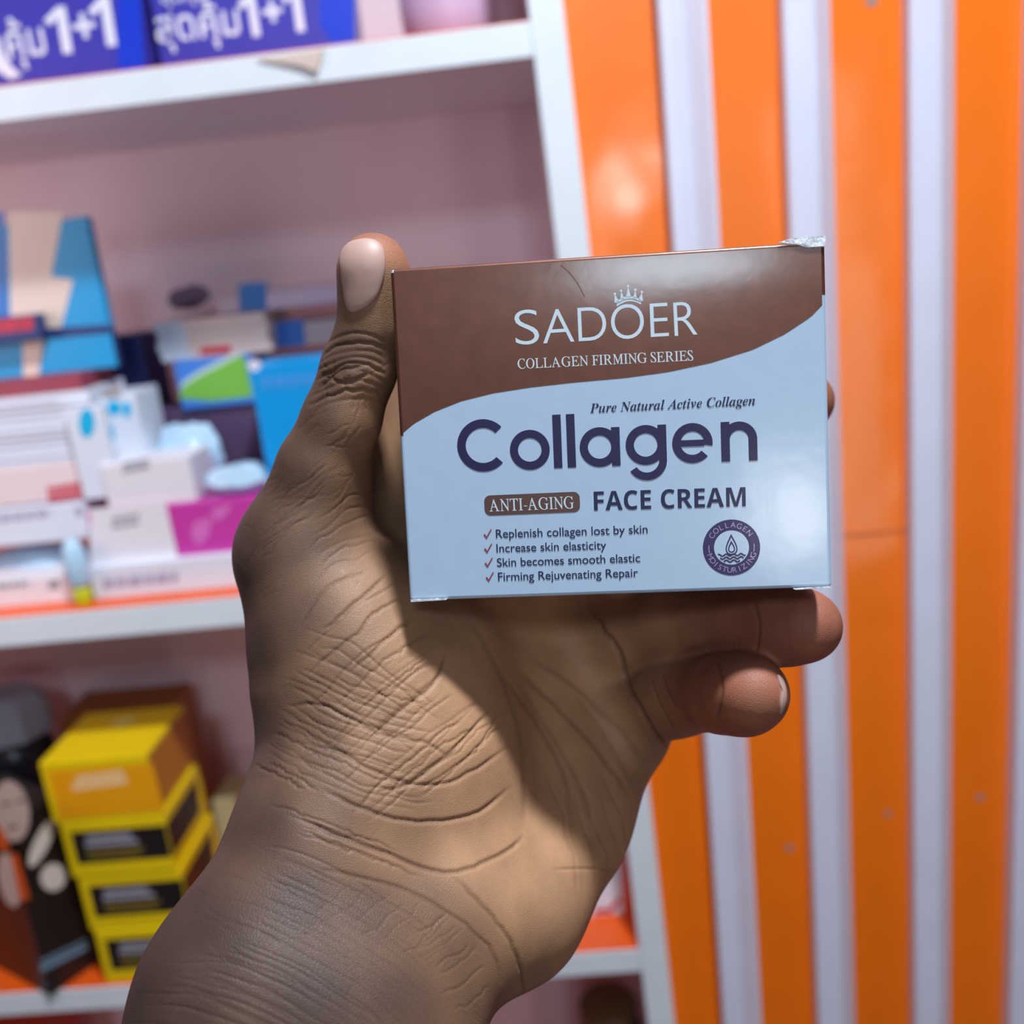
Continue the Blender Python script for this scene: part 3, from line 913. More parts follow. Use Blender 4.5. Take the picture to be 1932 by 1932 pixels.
def ringtext(s, a_mid, r_, step, inward):
    bm = bmesh.new()
    n = len(s)
    for i, ch in enumerate(s):
        off = (i - (n - 1) / 2) * step
        ang = math.radians(a_mid - off if not inward else a_mid + off)
        vs, fs = text_verts(ch)
        x0 = min(v[0] for v in vs); x1 = max(v[0] for v in vs)
        sc_ = 15 * un
        ca, sa = math.cos(ang), math.sin(ang)
        rad = np.array([ca, sa]) * (1 if not inward else -1); tan = np.array([rad[1], -rad[0]])
        base = np.array([ca, sa]) * r_ * un
        vv = []
        for x, y in vs:
            q = cs + base + tan * ((x - (x0 + x1) / 2) * sc_) + rad * (y * sc_)
            vv.append(bm.verts.new(ff.at(q[0], q[1], .00008)))
        for f in fs:
            try: bm.faces.new([vv[i2] for i2 in f])
            except ValueError: pass
    for f in bm.faces:
        f.normal_update()
        if f.normal.dot(ff.n) < 0: f.normal_flip()
    me = bpy.data.meshes.new('seal_lettering'); bm.to_mesh(me); bm.free()
    link('seal_lettering', me, M_seal_text, seal)
ringtext('COLLAGEN', 92, 38.5, 15.5, False)
ringtext('MOISTURIZING', 270, 48.5, 12.5, True)
polys(seal, 'seal_arc', ff, [[(cs[0] + un * x, cs[1] + un * y) for x, y in lp] for lp in arc(0, 0, 42, 43.5, 172, 193, 8) + arc(0, 0, 42, 43.5, -13, 8, 8)], M_seal_text, .00008)
# folds of the clear wrap at the corners
def fold(pts, th=.0003):
    bm = bmesh.new()
    vs = [bm.verts.new(Vector(p)) for p in pts]
    f = bm.faces.new(vs)
    ex = bmesh.ops.extrude_face_region(bm, geom=[f])
    for g in ex['geom']:
        if isinstance(g, bmesh.types.BMVert): g.co.y -= th; g.co.z += th * .3
    bmesh.ops.recalc_face_normals(bm, faces=bm.faces[:])
    me = bpy.data.meshes.new('wrap_fold'); bm.to_mesh(me); bm.free()
    return link('wrap_fold', me, M_film, bx_)
def fv(px, py, l=.0001):
    u, v = ff.uv(px, py); return tuple(ff.at(u, v, l))
fold([fv(1468, 459), fv(1490, 452), fv(1557, 446), fv(1556, 466), fv(1520, 468), fv(1505, 463)])
fold([fv(775, 1131), fv(846, 1128), fv(842, 1132), fv(776, 1136)])
fold([fv(1495, 1110), fv(1568, 1105), fv(1569, 1109), fv(1500, 1113)])
# crease in the copper board
polys(bx_, 'board_crease', ff, [[ff.uv(*p) for p in lp] for lp in stroke([(1058, 500), (1075, 515), (1090, 535), (1103, 560)], 2.2)], mat('copper_crease', (120, 80, 64), .4, metallic=.4), .00008)


SKIN_DARK = (72, 53, 47)
SKIN_PALM = (182, 138, 104)
SKIN_TIP = (150, 92, 72)
NAIL = (184, 148, 136)
# ------------------------------------------------------------------ the hand
def cp(px, py, z):                       # millimetres in the viewer's frame: right, down, away
    return np.array([(px - CX) / F * z, (py - CX) / F * z, z])


VX = 0.64
LO = np.array([-100.0, -64.0, 140.0]); HI = np.array([92.0, 196.0, 306.0])
NG = ((HI - LO) / VX).astype(int) + 1


def field(): return np.full(NG, 30.0, np.float32)


def put(fld, nodes, k):
    """chain of tapering round limbs, blended with k millimetres"""
    for (a, ra), (b, rb) in zip(nodes, nodes[1:]):
        a = a.astype(np.float32); b = b.astype(np.float32); ra = np.float32(ra); rb = np.float32(rb)
        m = max(ra, rb) + k + 6
        lo = np.maximum(((np.minimum(a, b) - m - LO) / VX).astype(int), 0)
        hi = np.minimum(((np.maximum(a, b) + m - LO) / VX).astype(int) + 1, NG)
        if np.any(hi <= lo): continue
        gx, gy, gz = np.meshgrid(*[(LO[i] + VX * np.arange(lo[i], hi[i])).astype(np.float32) for i in range(3)], indexing='ij', sparse=True)
        ba = (b - a).astype(np.float32); L2 = np.float32(ba @ ba + 1e-6)
        h = np.clip(((gx - a[0]) * ba[0] + (gy - a[1]) * ba[1] + (gz - a[2]) * ba[2]) / L2, 0, 1)
        d = np.sqrt((gx - a[0] - h * ba[0]) ** 2 + (gy - a[1] - h * ba[1]) ** 2 + (gz - a[2] - h * ba[2]) ** 2) - (ra + (rb - ra) * h)
        s = fld[lo[0]:hi[0], lo[1]:hi[1], lo[2]:hi[2]]
        if k > 0:
            k = np.float32(k)
            q = np.maximum(k - np.abs(s - d), 0)
            s[...] = np.minimum(s, d) - q * q / (4 * k)
        else:
            s[...] = np.minimum(s, d)


def smin(a, b, k):
    q = np.maximum(k - np.abs(a - b), 0)
    return np.minimum(a, b) - q * q / (4 * k)


def N(px, py, z, r): return (cp(px, py, z), r)


palm = field()
# forearm and wrist
put(palm, [N(350, 2330, 186, 20.5), N(470, 1890, 196, 19.5), N(590, 1640, 208, 18.5)], 10)
put(palm, [N(560, 2420, 186, 20), N(690, 1960, 198, 19.5), N(800, 1725, 212, 17.5)], 10)
put(palm, [N(420, 2380, 190, 22), N(580, 1900, 200, 21), N(690, 1660, 216, 18)], 14)
# metacarpal slab
WR = N(760, 1610, 226, 17)
for n in (N(1150, 1365, 260, 11), N(1085, 1245, 264, 12), N(985, 1110, 266, 12.5), N(870, 985, 264, 12.5)):
    put(palm, [WR, n], 14)
# heel of the palm, little finger side
put(palm, [N(1172, 1395, 258, 9.5), N(1054, 1550, 246, 14.6), N(945, 1695, 228, 16.6), N(840, 1740, 216, 16)], 12)
# ball of the thumb
put(palm, [N(640, 1520, 214, 16.5), N(716, 1400, 226, 24.5), N(662, 1215, 228, 20), N(580, 1050, 227, 13.2)], 12)
put(palm, [N(800, 1480, 230, 20), N(760, 1300, 236, 20.5), N(690, 1150, 242, 14)], 12)
# web between thumb and first finger
put(palm, [N(575, 1045, 232, 10), N(700, 970, 252, 8.5), N(860, 985, 264, 9)], 14)
put(palm, [N(650, 880, 232, 5), N(720, 940, 250, 6.5)]
, 14)
put(palm, [N(985, 1120, 268, 10), N(1180, 1175, 264, 8.5)], 14)
# side of the first finger's root, rising beside the carton
put(palm, [N(672, 780, 236, 5), N(728, 700, 252, 7.5), N(860, 900, 266, 11)], 10)
put(palm, [N(690, 850, 242, 6), N(770, 800, 256, 9), N(850, 960, 264, 11)], 10)
full = palm.copy()


def span(nodes, pad):
    pts = np.array([p for p, r in nodes]); rm = max(r for p, r in nodes) + pad
    lo = np.maximum(((pts.min(0) - rm - LO) / VX).astype(int), 0)
    hi = np.minimum(((pts.max(0) + rm - LO) / VX).astype(int) + 1, NG)
    return tuple(slice(a, b) for a, b in zip(lo, hi))


def digit(nodes, k=3.5, kp=7):
    global full
    f = field(); put(f, nodes, k)
    b = span(nodes, 16)
    pl_, cu_ = palm[b], full[b]
    pf = smin(pl_, f[b], kp)
    w = np.clip(np.minimum(pl_ - cu_, pl_ - pf) / 2, 0, 1)
    full[b] = np.minimum(cu_, pf) * (1 - w) + smin(cu_, pf, 2.0) * w


# thumb
digit([N(566, 1036, 227, 11.4), N(606, 885, 222, 8.9), N(645, 790, 219, 7.7), N(678, 695, 217, 7.3), N(703, 610, 214.5, 6.4), N(706, 545, 213, 6.6), N(704, 507, 212, 7.3)], 4, 8)
# first and second finger wrap round the back and far side of the carton
digit([N(870, 985, 264, 11), N(1180, 800, 288, 9.6), N(1380, 768, 280, 8.4), N(1517, 757, 254, 7.4)])
digit([N(985, 1110, 266, 11.5), N(1235, 1015, 293, 9.8), N(1400, 985, 285, 8.6), N(1470, 975, 266, 7.8)])
# third and little finger curl under the carton
digit([N(1085, 1240, 264, 11.5), N(1265, 1172, 241, 9.6), N(1430, 1170, 223, 8.4), N(1480, 1179, 217, 8.1), N(1520, 1181, 213, 7.5)])
digit([N(1160, 1355, 258, 10.5), N(1280, 1312, 238, 8.9), N(1370, 1308, 219, 8.0), N(1405, 1310, 212, 7.9), N(1421, 1309, 208, 7.1)])


def surface_nets(f):
    neg = f < 0
    import gc; gc.collect()
    nx, ny, nz = f.shape
    s = np.zeros((nx - 1, ny - 1, nz - 1), np.int8)
    for dx in (0, 1):
        for dy in (0, 1):
            for dz in (0, 1):
                s += neg[dx:nx - 1 + dx, dy:ny - 1 + dy, dz:nz - 1 + dz]
    act = (s > 0) & (s < 8)
    idx = np.argwhere(act)
    ids = np.full(act.shape, -1, np.int64)
    ids[act] = np.arange(len(idx))
    acc = np.zeros((len(idx), 3)); cnt = np.zeros(len(idx))
    cor = [(a, b, c) for a in (0, 1) for b in (0, 1) for c in (0, 1)]
    for i, p in enumerate(cor):
        for q in cor[i + 1:]:
            if sum(abs(np.array(p) - np.array(q))) != 1: continue
            fp = f[idx[:, 0] + p[0], idx[:, 1] + p[1], idx[:, 2] + p[2]]
            fq = f[idx[:, 0] + q[0], idx[:, 1] + q[1], idx[:, 2] + q[2]]
            cr = (fp < 0) != (fq < 0)
            t = np.where(cr, fp / np.where(fp - fq == 0, 1, fp - fq), 0)
            pt = np.array(p)[None] + t[:, None] * (np.array(q) - np.array(p))[None]
            acc[cr] += pt[cr]; cnt[cr] += 1
    V = LO + VX * (idx + acc / cnt[:, None])
    quads = []
    for ax in range(3):
        o = [a for a in range(3) if a != ax]
        sl0 = [slice(1, -1)] * 3; sl1 = [slice(1, -1)] * 3
        sl0[ax] = slice(0, -1); sl1[ax] = slice(1, None)
        # edges along ax between grid points
        a0 = neg[tuple(sl0)]; a1 = neg[tuple(sl1)]
        e = np.argwhere(a0 != a1)
        flip = a0[tuple(e.T)]
        g = e.copy()
        for k in o: g[:, k] += 1
        def cell(d0, d1):
            c = g.copy(); c[:, o[0]] -= d0; c[:, o[1]] -= d1
            return ids[tuple(c.T)]
        q = np.stack([cell(1, 1), cell(0, 1), cell(0, 0), cell(1, 0)], 1)
        if ax == 1: flip = ~flip
        q[~flip] = q[~flip][:, ::-1]
        quads.append(q)
    return V, np.concatenate(quads)


V, Q = surface_nets(full)
del palm, full


def to_world(v): return (R @ (v.T / 1000.0)).T + C




def edges_of(q, nv):
    a = q.astype(np.int64); b2 = np.roll(a, -1, 1)
    lo = np.minimum(a, b2); hi = np.maximum(a, b2)
    key = (lo * nv + hi).ravel()
    u, inv = np.unique(key, return_inverse=True)
    return np.stack([u // nv, u % nv], 1), inv.reshape(q.shape)


def relax(v, e, w, times):
    cnt = np.bincount(e.ravel(), minlength=len(v)).astype(float)
    for _ in range(times):
        acc = np.stack([np.bincount(e[:, 0], v[e[:, 1], k], len(v)) + np.bincount(e[:, 1], v[e[:, 0], k], len(v)) for k in range(3)], 1)
        v = v * (1 - w) + w * acc / cnt[:, None]
    return v


E1, I1 = edges_of(Q, len(V))
V = relax(V, E1, .5, 4)
nv = len(V)
V2 = np.concatenate([V, V[E1].mean(1), V[Q].mean(1)])
fi = nv + len(E1) + np.arange(len(Q))
em = nv + I1
Q2 = np.concatenate([np.stack([Q[:, k], em[:, k], fi, em[:, (k + 3) % 4]], 1) for k in range(4)])
E2, _ = edges_of(Q2, len(V2))
V2 = relax(V2, E2, .5, 5)
# outward winding
ctr = V2.mean(0); q0 = Q2[np.argmax(np.abs(V2[Q2[:, 0]] - ctr).sum(1))]
nn_ = np.cross(V2[q0[1]] - V2[q0[0]], V2[q0[2]] - V2[q0[0]])
Wv = to_world(V2)
wq = Wv[q0]
if np.dot(np.cross(wq[1] - wq[0], wq[2] - wq[0]), wq[0] - to_world(ctr[None])[0]) < 0: Q2 = Q2[:, ::-1]
# flesh that meets the carton flattens against it
MI = np.array(MBX.inverted())
lc = Wv @ MI[:3, :3].T + MI[:3, 3]
g_ = .00015
ins_b = (np.abs(lc[:, 0]) < BW / 2 + g_) & (lc[:, 1] > -g_) & (lc[:, 1] < BD + g_) & (lc[:, 2] > -g_) & (lc[:, 2] < BH + g_)
q_ = lc[ins_b]
ex_ = np.stack([BW / 2 + g_ + q_[:, 0], BW / 2 + g_ - q_[:, 0], BD + g_ - q_[:, 1], q_[:, 2] + g_], 1)
k_ = ex_.argmin(1)
q_[k_ == 0, 0] = -BW / 2 - g_; q_[k_ == 1, 0] = BW / 2 + g_; q_[k_ == 2, 1] = BD + g_; q_[k_ == 3, 2] = -g_
MF = np.array(MBX)
Wv[ins_b] = q_ @ MF[:3, :3].T + MF[:3, 3]
hm = bpy.data.meshes.new('hand')
hm.vertices.add(len(V2)); hm.vertices.foreach_set('co', Wv.ravel())
hm.loops.add(Q2.size); hm.loops.foreach_set('vertex_index', np.ascontiguousarray(Q2).ravel().astype(np.int32))
hm.polygons.add(len(Q2)); hm.polygons.foreach_set('loop_start', np.arange(0, Q2.size, 4, dtype=np.int32))
hm.polygons.foreach_set('loop_total', np.full(len(Q2), 4, np.int32))
hm.update(calc_edges=True)
hm.validate()
n = len(hm.vertices)
co = np.zeros(n * 3); hm.vertices.foreach_get('co', co); co = co.reshape(-1, 3)
no = np.zeros(n * 3); hm.vertices.foreach_get('normal', no); no = no.reshape(-1, 3)
cc = (co - C) @ R * 1000.0
pxy = np.stack([cc[:, 0] / cc[:, 2] * F + CX, cc[:, 1] / cc[:, 2] * F + CX], 1)
vd = -cc / np.linalg.norm(cc, axis=1)[:, None]
facing = np.sum((no @ R) * vd, axis=1)

# skin creases, as grooves in the surface
rg = np.random.default_rng(11)
CR = []          # (points, depth mm, half width px)
def cr(pts, d=.35, w=4.5):
    p = np.array(pts, float)
    if len(p) > 2:                    # rounded through its points
        q = np.concatenate([[2 * p[0] - p[1]], p, [2 * p[-1] - p[-2]]]); out = []
        for i in range(1, len(q) - 2):
            for t in np.arange(0, 1, .25):
                out.append(.5 * (2 * q[i] + (q[i + 1] - q[i - 1]) * t + (2 * q[i - 1] - 5 * q[i] + 4 * q[i + 1] - q[i + 2]) * t * t + (3 * q[i] - q[i - 1] - 3 * q[i + 1] + q[i + 2]) * t ** 3))
        p = np.array(out + [p[-1]])
        if d > .3: p[1:-1] += rg.normal(size=(len(p) - 2, 2)) * 1.3
    CR.append((p, d * .9, w * .85))
cr([(607, 1487), (670, 1521), (747, 1545), (834, 1550), (906, 1531), (964, 1482)], .5, 5.5)
cr([(560, 1545), (607, 1564), (709, 1603), (800, 1637), (849, 1646), (911, 1627), (969, 1598), (985, 1575)], .5, 5.5)
cr([(849, 1646), (902, 1699), (940, 1743), (969, 1791), (988, 1849), (984, 1892)], .45, 5.5)
cr([(600, 1640), (700, 1660), (790, 1690), (880, 1745), (930, 1800), (950, 1860)], .35, 5)
cr([(685, 1405), (747, 1347), (820, 1289), (844, 1227)], .45, 5)
cr([(602, 1198), (650, 1155), (689, 1121), (733, 1082)], .4, 4.5)
cr([(660, 1270), (705, 1228), (747, 1193), (781, 1159)], .35, 4.5)
cr([(560, 1190), (615, 1110), (700, 1075)], .3, 4.5)
cr([(700, 1500), (790, 1470), (870, 1400), (930, 1330)], .35, 5)
cr([(560, 1400), (640, 1420), (740, 1470), (830, 1480), (900, 1450), (965, 1405)], .4, 5)
cr([(540, 1330), (620, 1335), (720, 1385), (800, 1400), (860, 1440)], .35, 5)
cr([(940, 1260), (975, 1310), (1017, 1367), (1066, 1463), (1085, 1569)], .30, 8)
cr([(979, 1260), (1030, 1310), (1075, 1357), (1152, 1444), (1196, 1521)], .34, 8)
cr([(970, 1275), (1040, 1385), (1095, 1480), (1120, 1569)], .26, 9)
cr([(1000, 1240), (1080, 1290), (1160, 1370), (1225, 1450)], .30, 8)
cr([(1080, 1300), (1150, 1400), (1205, 1500)], .2, 8)
cr([(1100, 1130), (1140, 1190), (1167, 1227), (1191, 1309), (1239, 1391), (1263, 1415)], .7, 7)
cr([(880, 1150), (930, 1240), (960, 1310), (985, 1400), (990, 1500), (988, 1570)], .22, 8)
cr([(1245, 1265), (1262, 1310), (1280, 1340)], .3, 4); cr([(1225, 1270), (1245, 1330), (1275, 1380)], .25, 4)
cr([(1350, 1235), (1362, 1300), (1350, 1360)], .3, 5)
cr([(1420, 1130), (1432, 1180), (1425, 1240)], .3, 5)
cr([(1205, 1655), (1130, 1640), (1040, 1640)], .25, 4)
# thumb joint wrinkles
for i in range(9):
    y = 640 + i * 15
    a = .28 + .12 * math.sin(i * 2.1)
    cr([(598 - i * 2 + 10 * math.sin(i * 1.7), y + 22), (625 - i, y + 2), (665, y - 12 + 5 * math.sin(i)), (705, y - 6), (728, y + 8)], a, 4.2)
cr([(600, 740), (640, 700), (690, 690)], .4, 5); cr([(600, 700), (650, 725), (700, 700)], .35, 5)
def scatter(poly, ang, spread, count, lmin, lmax, d, w):
    poly = np.array(poly, float); lo = poly.min(0); hi = poly.max(0); k = 0
    while k < count:
        p = rg.uniform(lo, hi)
        ins_ = False; j = len(poly) - 1
        for i in range(len(poly)):
            if (poly[i, 1] > p[1]) != (poly[j, 1] > p[1]) and p[0] < (poly[j, 0] - poly[i, 0]) * (p[1] - poly[i, 1]) / (poly[j, 1] - poly[i, 1]) + poly[i, 0]: ins_ = not ins_
            j = i
        if not ins_: continue
        k += 1
        a = math.radians((ang(p) if callable(ang) else ang) + rg.normal() * spread); L = rg.uniform(lmin, lmax); cv = rg.normal() * .16
        pts = [p + L * t * np.array([math.cos(a + cv * t), math.sin(a + cv * t)]) + rg.normal(size=2) * 1.6 for t in np.linspace(-.5, .5, 6)]
        cr(pts, d * rg.uniform(.5, 1.2), w * rg.uniform(.8, 1.2))
def family(base, step, count, d, w, jit=3.0, cut=.25, taper=0.0):
    base = np.array(base, float); step = np.array(step, float)
    for k in range(count):
        t0 = rg.uniform(0, cut); t1 = 1 - rg.uniform(0, cut)
        tt = np.linspace(t0, t1, 7); src = np.linspace(0, 1, len(base))
        f_ = 1 - taper * k / count
        c0_ = base.mean(0)
        pts = np.stack([np.interp(tt, src, base[:, 0]), np.interp(tt, src, base[:, 1])], 1)
        pts = c0_ + (pts - c0_) * f_ + step * (k + rg.normal() * .22) + rg.normal(size=(7, 2)) * jit
        cr(pts, d * 1.5 * rg.uniform(.5, 1.25), w * rg.uniform(.85, 1.2))


# creases across the ball of the thumb: one set climbing to the right, one sweeping round to the wrist
family([(520, 1290), (600, 1210), (690, 1130), (770, 1085)], (17, 31), 9, .20, 3.2)
family([(560, 1420), (660, 1330), (760, 1250), (850, 1190)], (20, 26), 7, .18, 3.2)
family([(700, 1500), (790, 1440), (870, 1370), (930, 1300)], (14, 14), 4, .18, 3.2)
family([(476, 1400), (560, 1455), (660, 1500), (760, 1528), (840, 1530)], (3, -15), 15, .17, 3.0, 2.5, .3, .15)
family([(480, 1440), (540, 1470), (600, 1505)], (5, -13), 10, .20, 3.0, 2, .2)
family([(520, 1270), (620, 1300), (720, 1370), (820, 1440)], (9, -22), 5, .14, 3.0)
# wrist: fine parallel lines running down to the right
family([(430, 1575), (560, 1605), (690, 1665), (810, 1745), (900, 1850)], (-9, 15), 20, .13, 2.8, 2.2, .22)
family([(520, 1555), (620, 1590), (720, 1628), (810, 1660)], (-6, -9), 6, .20, 3.0, 2, .2)
family([(300, 1800), (430, 1800), (560, 1850), (700, 1930)], (-12, 16), 9, .11, 2.8, 2.2, .2)
family([(860, 1700), (820, 1740), (760, 1770)], (12, 22), 7, .12, 2.8, 2.5, .2)
family([(700, 1640), (640, 1700), (590, 1730)], (28, 14), 9, .07, 2.6, 3, .2)
scatter([(470, 1180), (600, 1080), (760, 1120), (900, 1270), (960, 1400), (900, 1520), (700, 1520), (560, 1470)], -42, 14, 16, 40, 110, .12, 3.0)
scatter([(300, 1800), (450, 1560), (700, 1760), (960, 1880), (900, 1932), (250, 1932)], 30, 6, 30, 40, 110, .08, 2.6)
# back of the thumb joint and the knuckle
family([(455, 1090), (520, 1030), (600, 960)], (7, -17), 9, .12, 2.8, 3, .25)
family([(560, 1120), (640, 1060), (730, 1040)], (3, -24), 6, .12, 2.8, 3, .25)
scatter([(450, 950), (560, 830), (640, 860), (720, 1080), (600, 1160), (450, 1100)], -38, 20, 26, 30, 80, .10, 2.8)
scatter([(560, 830), (620, 700), (710, 700), (660, 850)], -62, 22, 22, 25, 80, .14, 2.8)
family([(1000, 1420), (1050, 1530), (1080, 1640), (1075, 1740)], (22, -4), 6, .09, 5, 3, .25)
dep = np.zeros(n); ink = np.zeros(n)  # ink: crease pigment, with groove shade painted into it
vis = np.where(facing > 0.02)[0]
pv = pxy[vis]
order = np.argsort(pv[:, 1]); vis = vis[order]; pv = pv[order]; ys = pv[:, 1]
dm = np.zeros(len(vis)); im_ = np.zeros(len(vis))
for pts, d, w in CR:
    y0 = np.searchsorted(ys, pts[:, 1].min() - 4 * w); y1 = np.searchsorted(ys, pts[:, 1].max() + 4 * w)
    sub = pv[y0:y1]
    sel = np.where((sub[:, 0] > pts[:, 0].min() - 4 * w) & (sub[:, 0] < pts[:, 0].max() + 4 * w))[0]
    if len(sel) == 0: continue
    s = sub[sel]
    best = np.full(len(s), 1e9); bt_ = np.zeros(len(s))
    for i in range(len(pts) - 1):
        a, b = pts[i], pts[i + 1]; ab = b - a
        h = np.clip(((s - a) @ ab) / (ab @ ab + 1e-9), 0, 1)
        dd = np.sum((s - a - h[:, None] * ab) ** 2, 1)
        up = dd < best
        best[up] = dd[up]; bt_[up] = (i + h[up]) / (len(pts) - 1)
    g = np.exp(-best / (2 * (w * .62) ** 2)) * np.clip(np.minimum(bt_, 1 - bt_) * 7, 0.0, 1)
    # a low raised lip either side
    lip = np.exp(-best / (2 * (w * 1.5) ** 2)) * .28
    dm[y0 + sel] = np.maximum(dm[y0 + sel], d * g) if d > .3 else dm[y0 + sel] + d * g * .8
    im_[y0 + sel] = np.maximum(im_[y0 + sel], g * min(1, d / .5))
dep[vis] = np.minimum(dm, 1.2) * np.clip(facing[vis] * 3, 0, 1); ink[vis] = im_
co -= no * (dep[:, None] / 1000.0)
hm.vertices.foreach_set('co', co.ravel())
hm.update()

# skin tone, pigment plus shade painted along the thumb's outer side: 0 back of the hand and forearm .. 1 palm
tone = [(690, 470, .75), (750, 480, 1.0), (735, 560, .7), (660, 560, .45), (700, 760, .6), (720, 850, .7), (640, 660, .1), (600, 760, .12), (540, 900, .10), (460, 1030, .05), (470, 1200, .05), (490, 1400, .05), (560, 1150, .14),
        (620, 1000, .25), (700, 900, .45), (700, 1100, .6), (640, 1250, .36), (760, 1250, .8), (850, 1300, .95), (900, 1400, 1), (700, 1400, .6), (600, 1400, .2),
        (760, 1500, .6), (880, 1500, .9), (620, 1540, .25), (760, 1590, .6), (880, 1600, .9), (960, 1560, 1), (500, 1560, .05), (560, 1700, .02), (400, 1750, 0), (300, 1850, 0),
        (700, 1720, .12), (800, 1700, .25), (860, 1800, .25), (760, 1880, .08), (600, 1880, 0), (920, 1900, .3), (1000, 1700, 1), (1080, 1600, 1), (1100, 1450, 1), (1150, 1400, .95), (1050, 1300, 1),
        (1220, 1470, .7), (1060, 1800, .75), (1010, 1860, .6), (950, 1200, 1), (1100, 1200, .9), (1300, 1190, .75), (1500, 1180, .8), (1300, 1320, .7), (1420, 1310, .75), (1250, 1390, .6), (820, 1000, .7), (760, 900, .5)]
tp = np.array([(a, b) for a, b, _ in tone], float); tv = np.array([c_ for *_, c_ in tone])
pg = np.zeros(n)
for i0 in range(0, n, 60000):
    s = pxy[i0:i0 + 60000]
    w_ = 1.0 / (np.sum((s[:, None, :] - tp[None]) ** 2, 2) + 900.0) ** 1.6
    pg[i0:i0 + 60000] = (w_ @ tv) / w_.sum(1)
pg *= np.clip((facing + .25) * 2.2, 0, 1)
tip = np.zeros(n)  # fingertip red, with shade under the carton put into the colour
for p_, r_ in ((cp(1500, 1181, 216), 34), (cp(1405, 1310, 212), 28), (cp(720, 470, 212), 9), (cp(1517, 757, 254), 20)):
    tip = np.maximum(tip, np.clip(1.3 - np.linalg.norm(cc - p_, axis=1) / r_, 0, 1))
for nm, arr in (('palm_tone', pg), ('crease', ink), ('tip_tone', tip)):
    at = hm.attributes.new(nm, 'FLOAT', 'POINT'); at.data.foreach_set('value', arr.astype(np.float32))
smooth(hm)

MS = bpy.data.materials.new('skin'); MS.use_nodes = True
nt = MS.node_tree; b = nt.nodes['Principled BSDF']
def nd(t, **k):
    x = nt.nodes.new(t)
    for a_, v_ in k.items(): setattr(x, a_, v_)
    return x
def attr(nm):
    x = nd('ShaderNodeAttribute'); x.attribute_name = nm; return x.outputs['Fac']
def mixc(fac, c1, c2, blend='MIX'):
    x = nd('ShaderNodeMix', data_type='RGBA', blend_type=blend)
    for s, v in ((6, c1), (7, c2)):
        if isinstance(v, tuple): x.inputs[s].default_value = (*v, 1)
        else: nt.links.new(v, x.inputs[s])
    if isinstance(fac, float): x.inputs[0].default_value = fac
    else: nt.links.new(fac, x.inputs[0])
    return x.outputs[2]
tc = nd('ShaderNodeTexCoord')
nz = nd('ShaderNodeTexNoise'); nz.inputs['Scale'].default_value = 90; nz.inputs['Detail'].default_value = 6
nt.links.new(tc.outputs['Object'], nz.inputs['Vector'])
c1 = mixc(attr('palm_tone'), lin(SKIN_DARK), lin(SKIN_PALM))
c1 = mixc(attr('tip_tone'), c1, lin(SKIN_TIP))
rmp = nd('ShaderNodeMapRange'); rmp.inputs[1].default_value = .3; rmp.inputs[2].default_value = .7; rmp.inputs[3].default_value = 0.82; rmp.inputs[4].default_value = 1.12
nt.links.new(nz.outputs['Fac'], rmp.inputs[0])
vm = nd('ShaderNodeVectorMath', operation='SCALE')
nt.links.new(c1, vm.inputs[0]); nt.links.new(rmp.outputs[0], vm.inputs['Scale'])
mm_ = nd('ShaderNodeMath', operation='MULTIPLY'); mm_.inputs[1].default_value = .42
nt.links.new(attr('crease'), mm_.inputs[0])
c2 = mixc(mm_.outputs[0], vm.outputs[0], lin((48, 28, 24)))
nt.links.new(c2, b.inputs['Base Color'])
b.inputs['Roughness'].default_value = 0.52
b.inputs['Specular IOR Level'].default_value = 0.30
b.inputs['Subsurface Weight'].default_value = 0.12
b.inputs['Subsurface Radius'].default_value = (1.0, .35, .2)
b.inputs['Subsurface Scale'].default_value = 0.0025
v1 = nd('ShaderNodeTexVoronoi', feature='DISTANCE_TO_EDGE'); v1.inputs['Scale'].default_value = 1500
mp = nd('ShaderNodeMapping'); mp.inputs['Rotation'].default_value = (0, math.radians(35), 0); mp.inputs['Scale'].default_value = (1, 1, 1.8)
nt.links.new(tc.outputs['Object'], mp.inputs['Vector']); nt.links.new(mp.outputs['Vector'], v1.inputs['Vector'])
cl_ = nd('ShaderNodeMapRange'); cl_.inputs[1].default_value = 0; cl_.inputs[2].default_value = .18; nt.links.new(v1.outputs['Distance'], cl_.inputs[0])
n3 = nd('ShaderNodeTexNoise'); n3.inputs['Scale'].default_value = 2200; n3.inputs['Detail'].default_value = 2
nt.links.new(tc.outputs['Object'], n3.inputs['Vector'])
ad = nd('ShaderNodeMath', operation='MULTIPLY_ADD'); ad.inputs[1].default_value = .5
nt.links.new(n3.outputs['Fac'], ad.inputs[0]); nt.links.new(cl_.outputs[0], ad.inputs[2])
bp = nd('ShaderNodeBump'); bp.inputs['Strength'].default_value = .3; bp.inputs['Distance'].default_value = .0001
nt.links.new(ad.outputs[0], bp.inputs['Height']); nt.links.new(bp.outputs['Normal'], b.inputs['Normal'])

hm.materials.clear()
org_h = Vector((R @ (cp(700, 1650, 212) / 1000)) + C)
hm.transform(Matrix.Translation(-org_h))
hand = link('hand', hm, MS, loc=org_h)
tag(hand, 'dark-skinned left hand with bare wrist, gripping the face cream carton', 'hand')

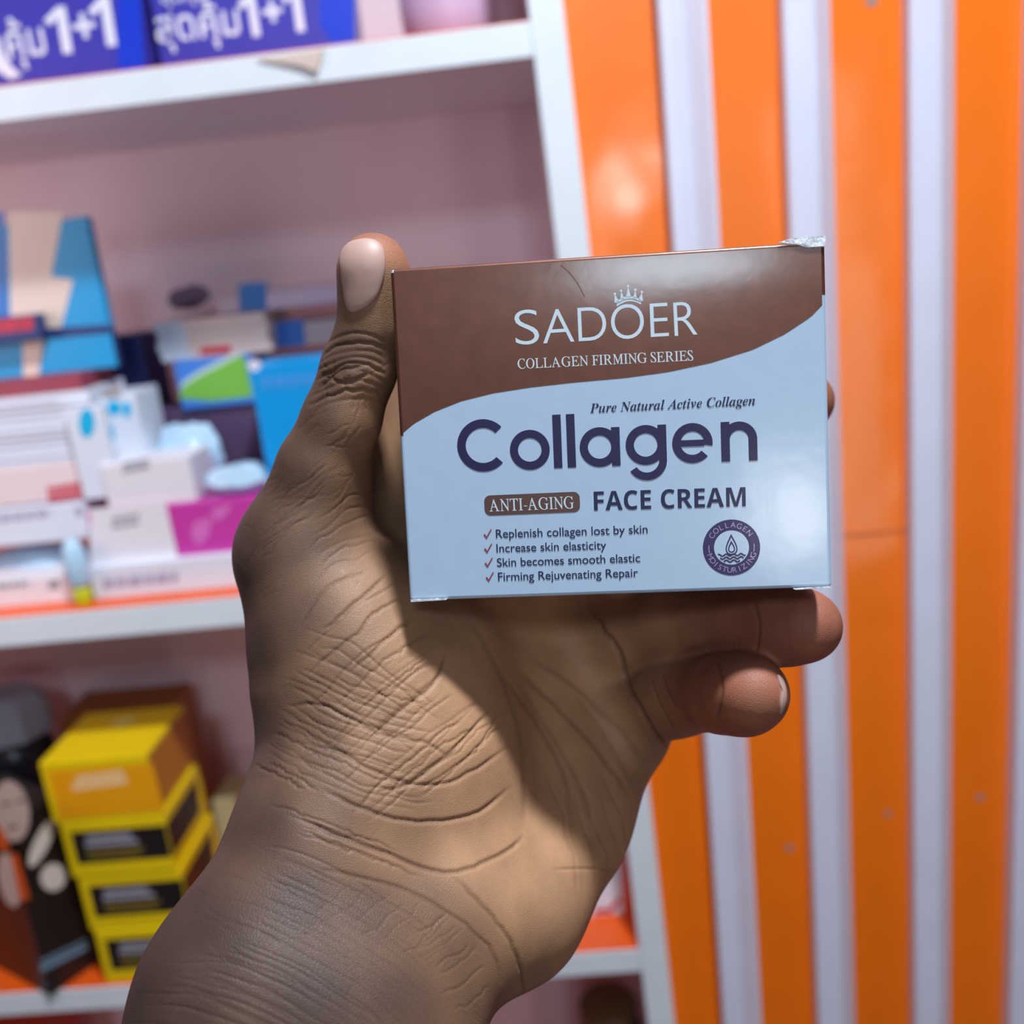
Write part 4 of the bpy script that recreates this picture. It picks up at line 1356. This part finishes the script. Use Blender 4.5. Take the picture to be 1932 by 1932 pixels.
# thumbnail laid on the thumb
bpy.context.view_layer.update()
def hit(px, py):
    d = Vector(ray(px, py)).normalized()
    r_ = hand.ray_cast(Vector(C) - org_h, d)
    return (r_[1], r_[2]) if r_[0] else (None, None)
def nail(outline, name, label, material, lift=.0005):
    p = np.array(outline, float); q = np.concatenate([p[-1:], p, p[:2]]); o2 = []
    for k in range(1, len(q) - 2):
        for t in np.arange(0, 1, .2):
            o2.append(.5 * (2 * q[k] + (q[k + 1] - q[k - 1]) * t + (2 * q[k - 1] - 5 * q[k] + 4 * q[k + 1] - q[k + 2]) * t * t + (3 * q[k] - q[k - 1] - 3 * q[k + 1] + q[k + 2]) * t ** 3))
    o2 = np.array(o2); c0 = o2.mean(0); bm = bmesh.new(); prev = None
    ts = [1.0, .985, .95, .9, .8, .65, .5, .35, .2]; lf = [-.0004, .0001, .0003, .00042, .0005, .00055, .0006, .0006, .0006]
    for t, l in zip(ts, lf):
        ring = []
        for xy in o2:
            x, y = c0 + (xy - c0) * t
            h_, nn = hit(x, y)
            tq = t
            while h_ is None and tq > .02:
                tq *= .92; h_, nn = hit(*(c0 + (xy - c0) * tq))
            ring.append(bm.verts.new(h_ + nn * l))
        if prev:
            for k in range(len(ring)): bm.faces.new((prev[k], prev[(k + 1) % len(ring)], ring[(k + 1) % len(ring)], ring[k]))
        prev = ring
    bm.faces.new(prev)
    bmesh.ops.recalc_face_normals(bm, faces=bm.faces[:])
    me = bpy.data.meshes.new(name); bm.to_mesh(me); bm.free()
    o = link(name, smooth(me), material, hand)
    o['label'] = label
    return o
M_nail = mat('nail_plate', NAIL, 0.5, coat=0.0, vary=.05, scale=120)
ol = [(641, 484), (653, 460), (680, 450), (705, 451), (720, 462), (727, 482), (727, 508), (722, 536), (712, 560), (696, 577), (676, 588), (660, 590), (651, 572), (646, 540), (642, 510)]
nail(ol, 'thumbnail', 'pale pinkish thumbnail', M_nail)
nail([(1466, 1272), (1475, 1280), (1481, 1298), (1482, 1320), (1477, 1338), (1470, 1348), (1470, 1330), (1472, 1304), (1468, 1286)], 'little_fingernail', 'edge of the little fingernail', M_nail, .0003)
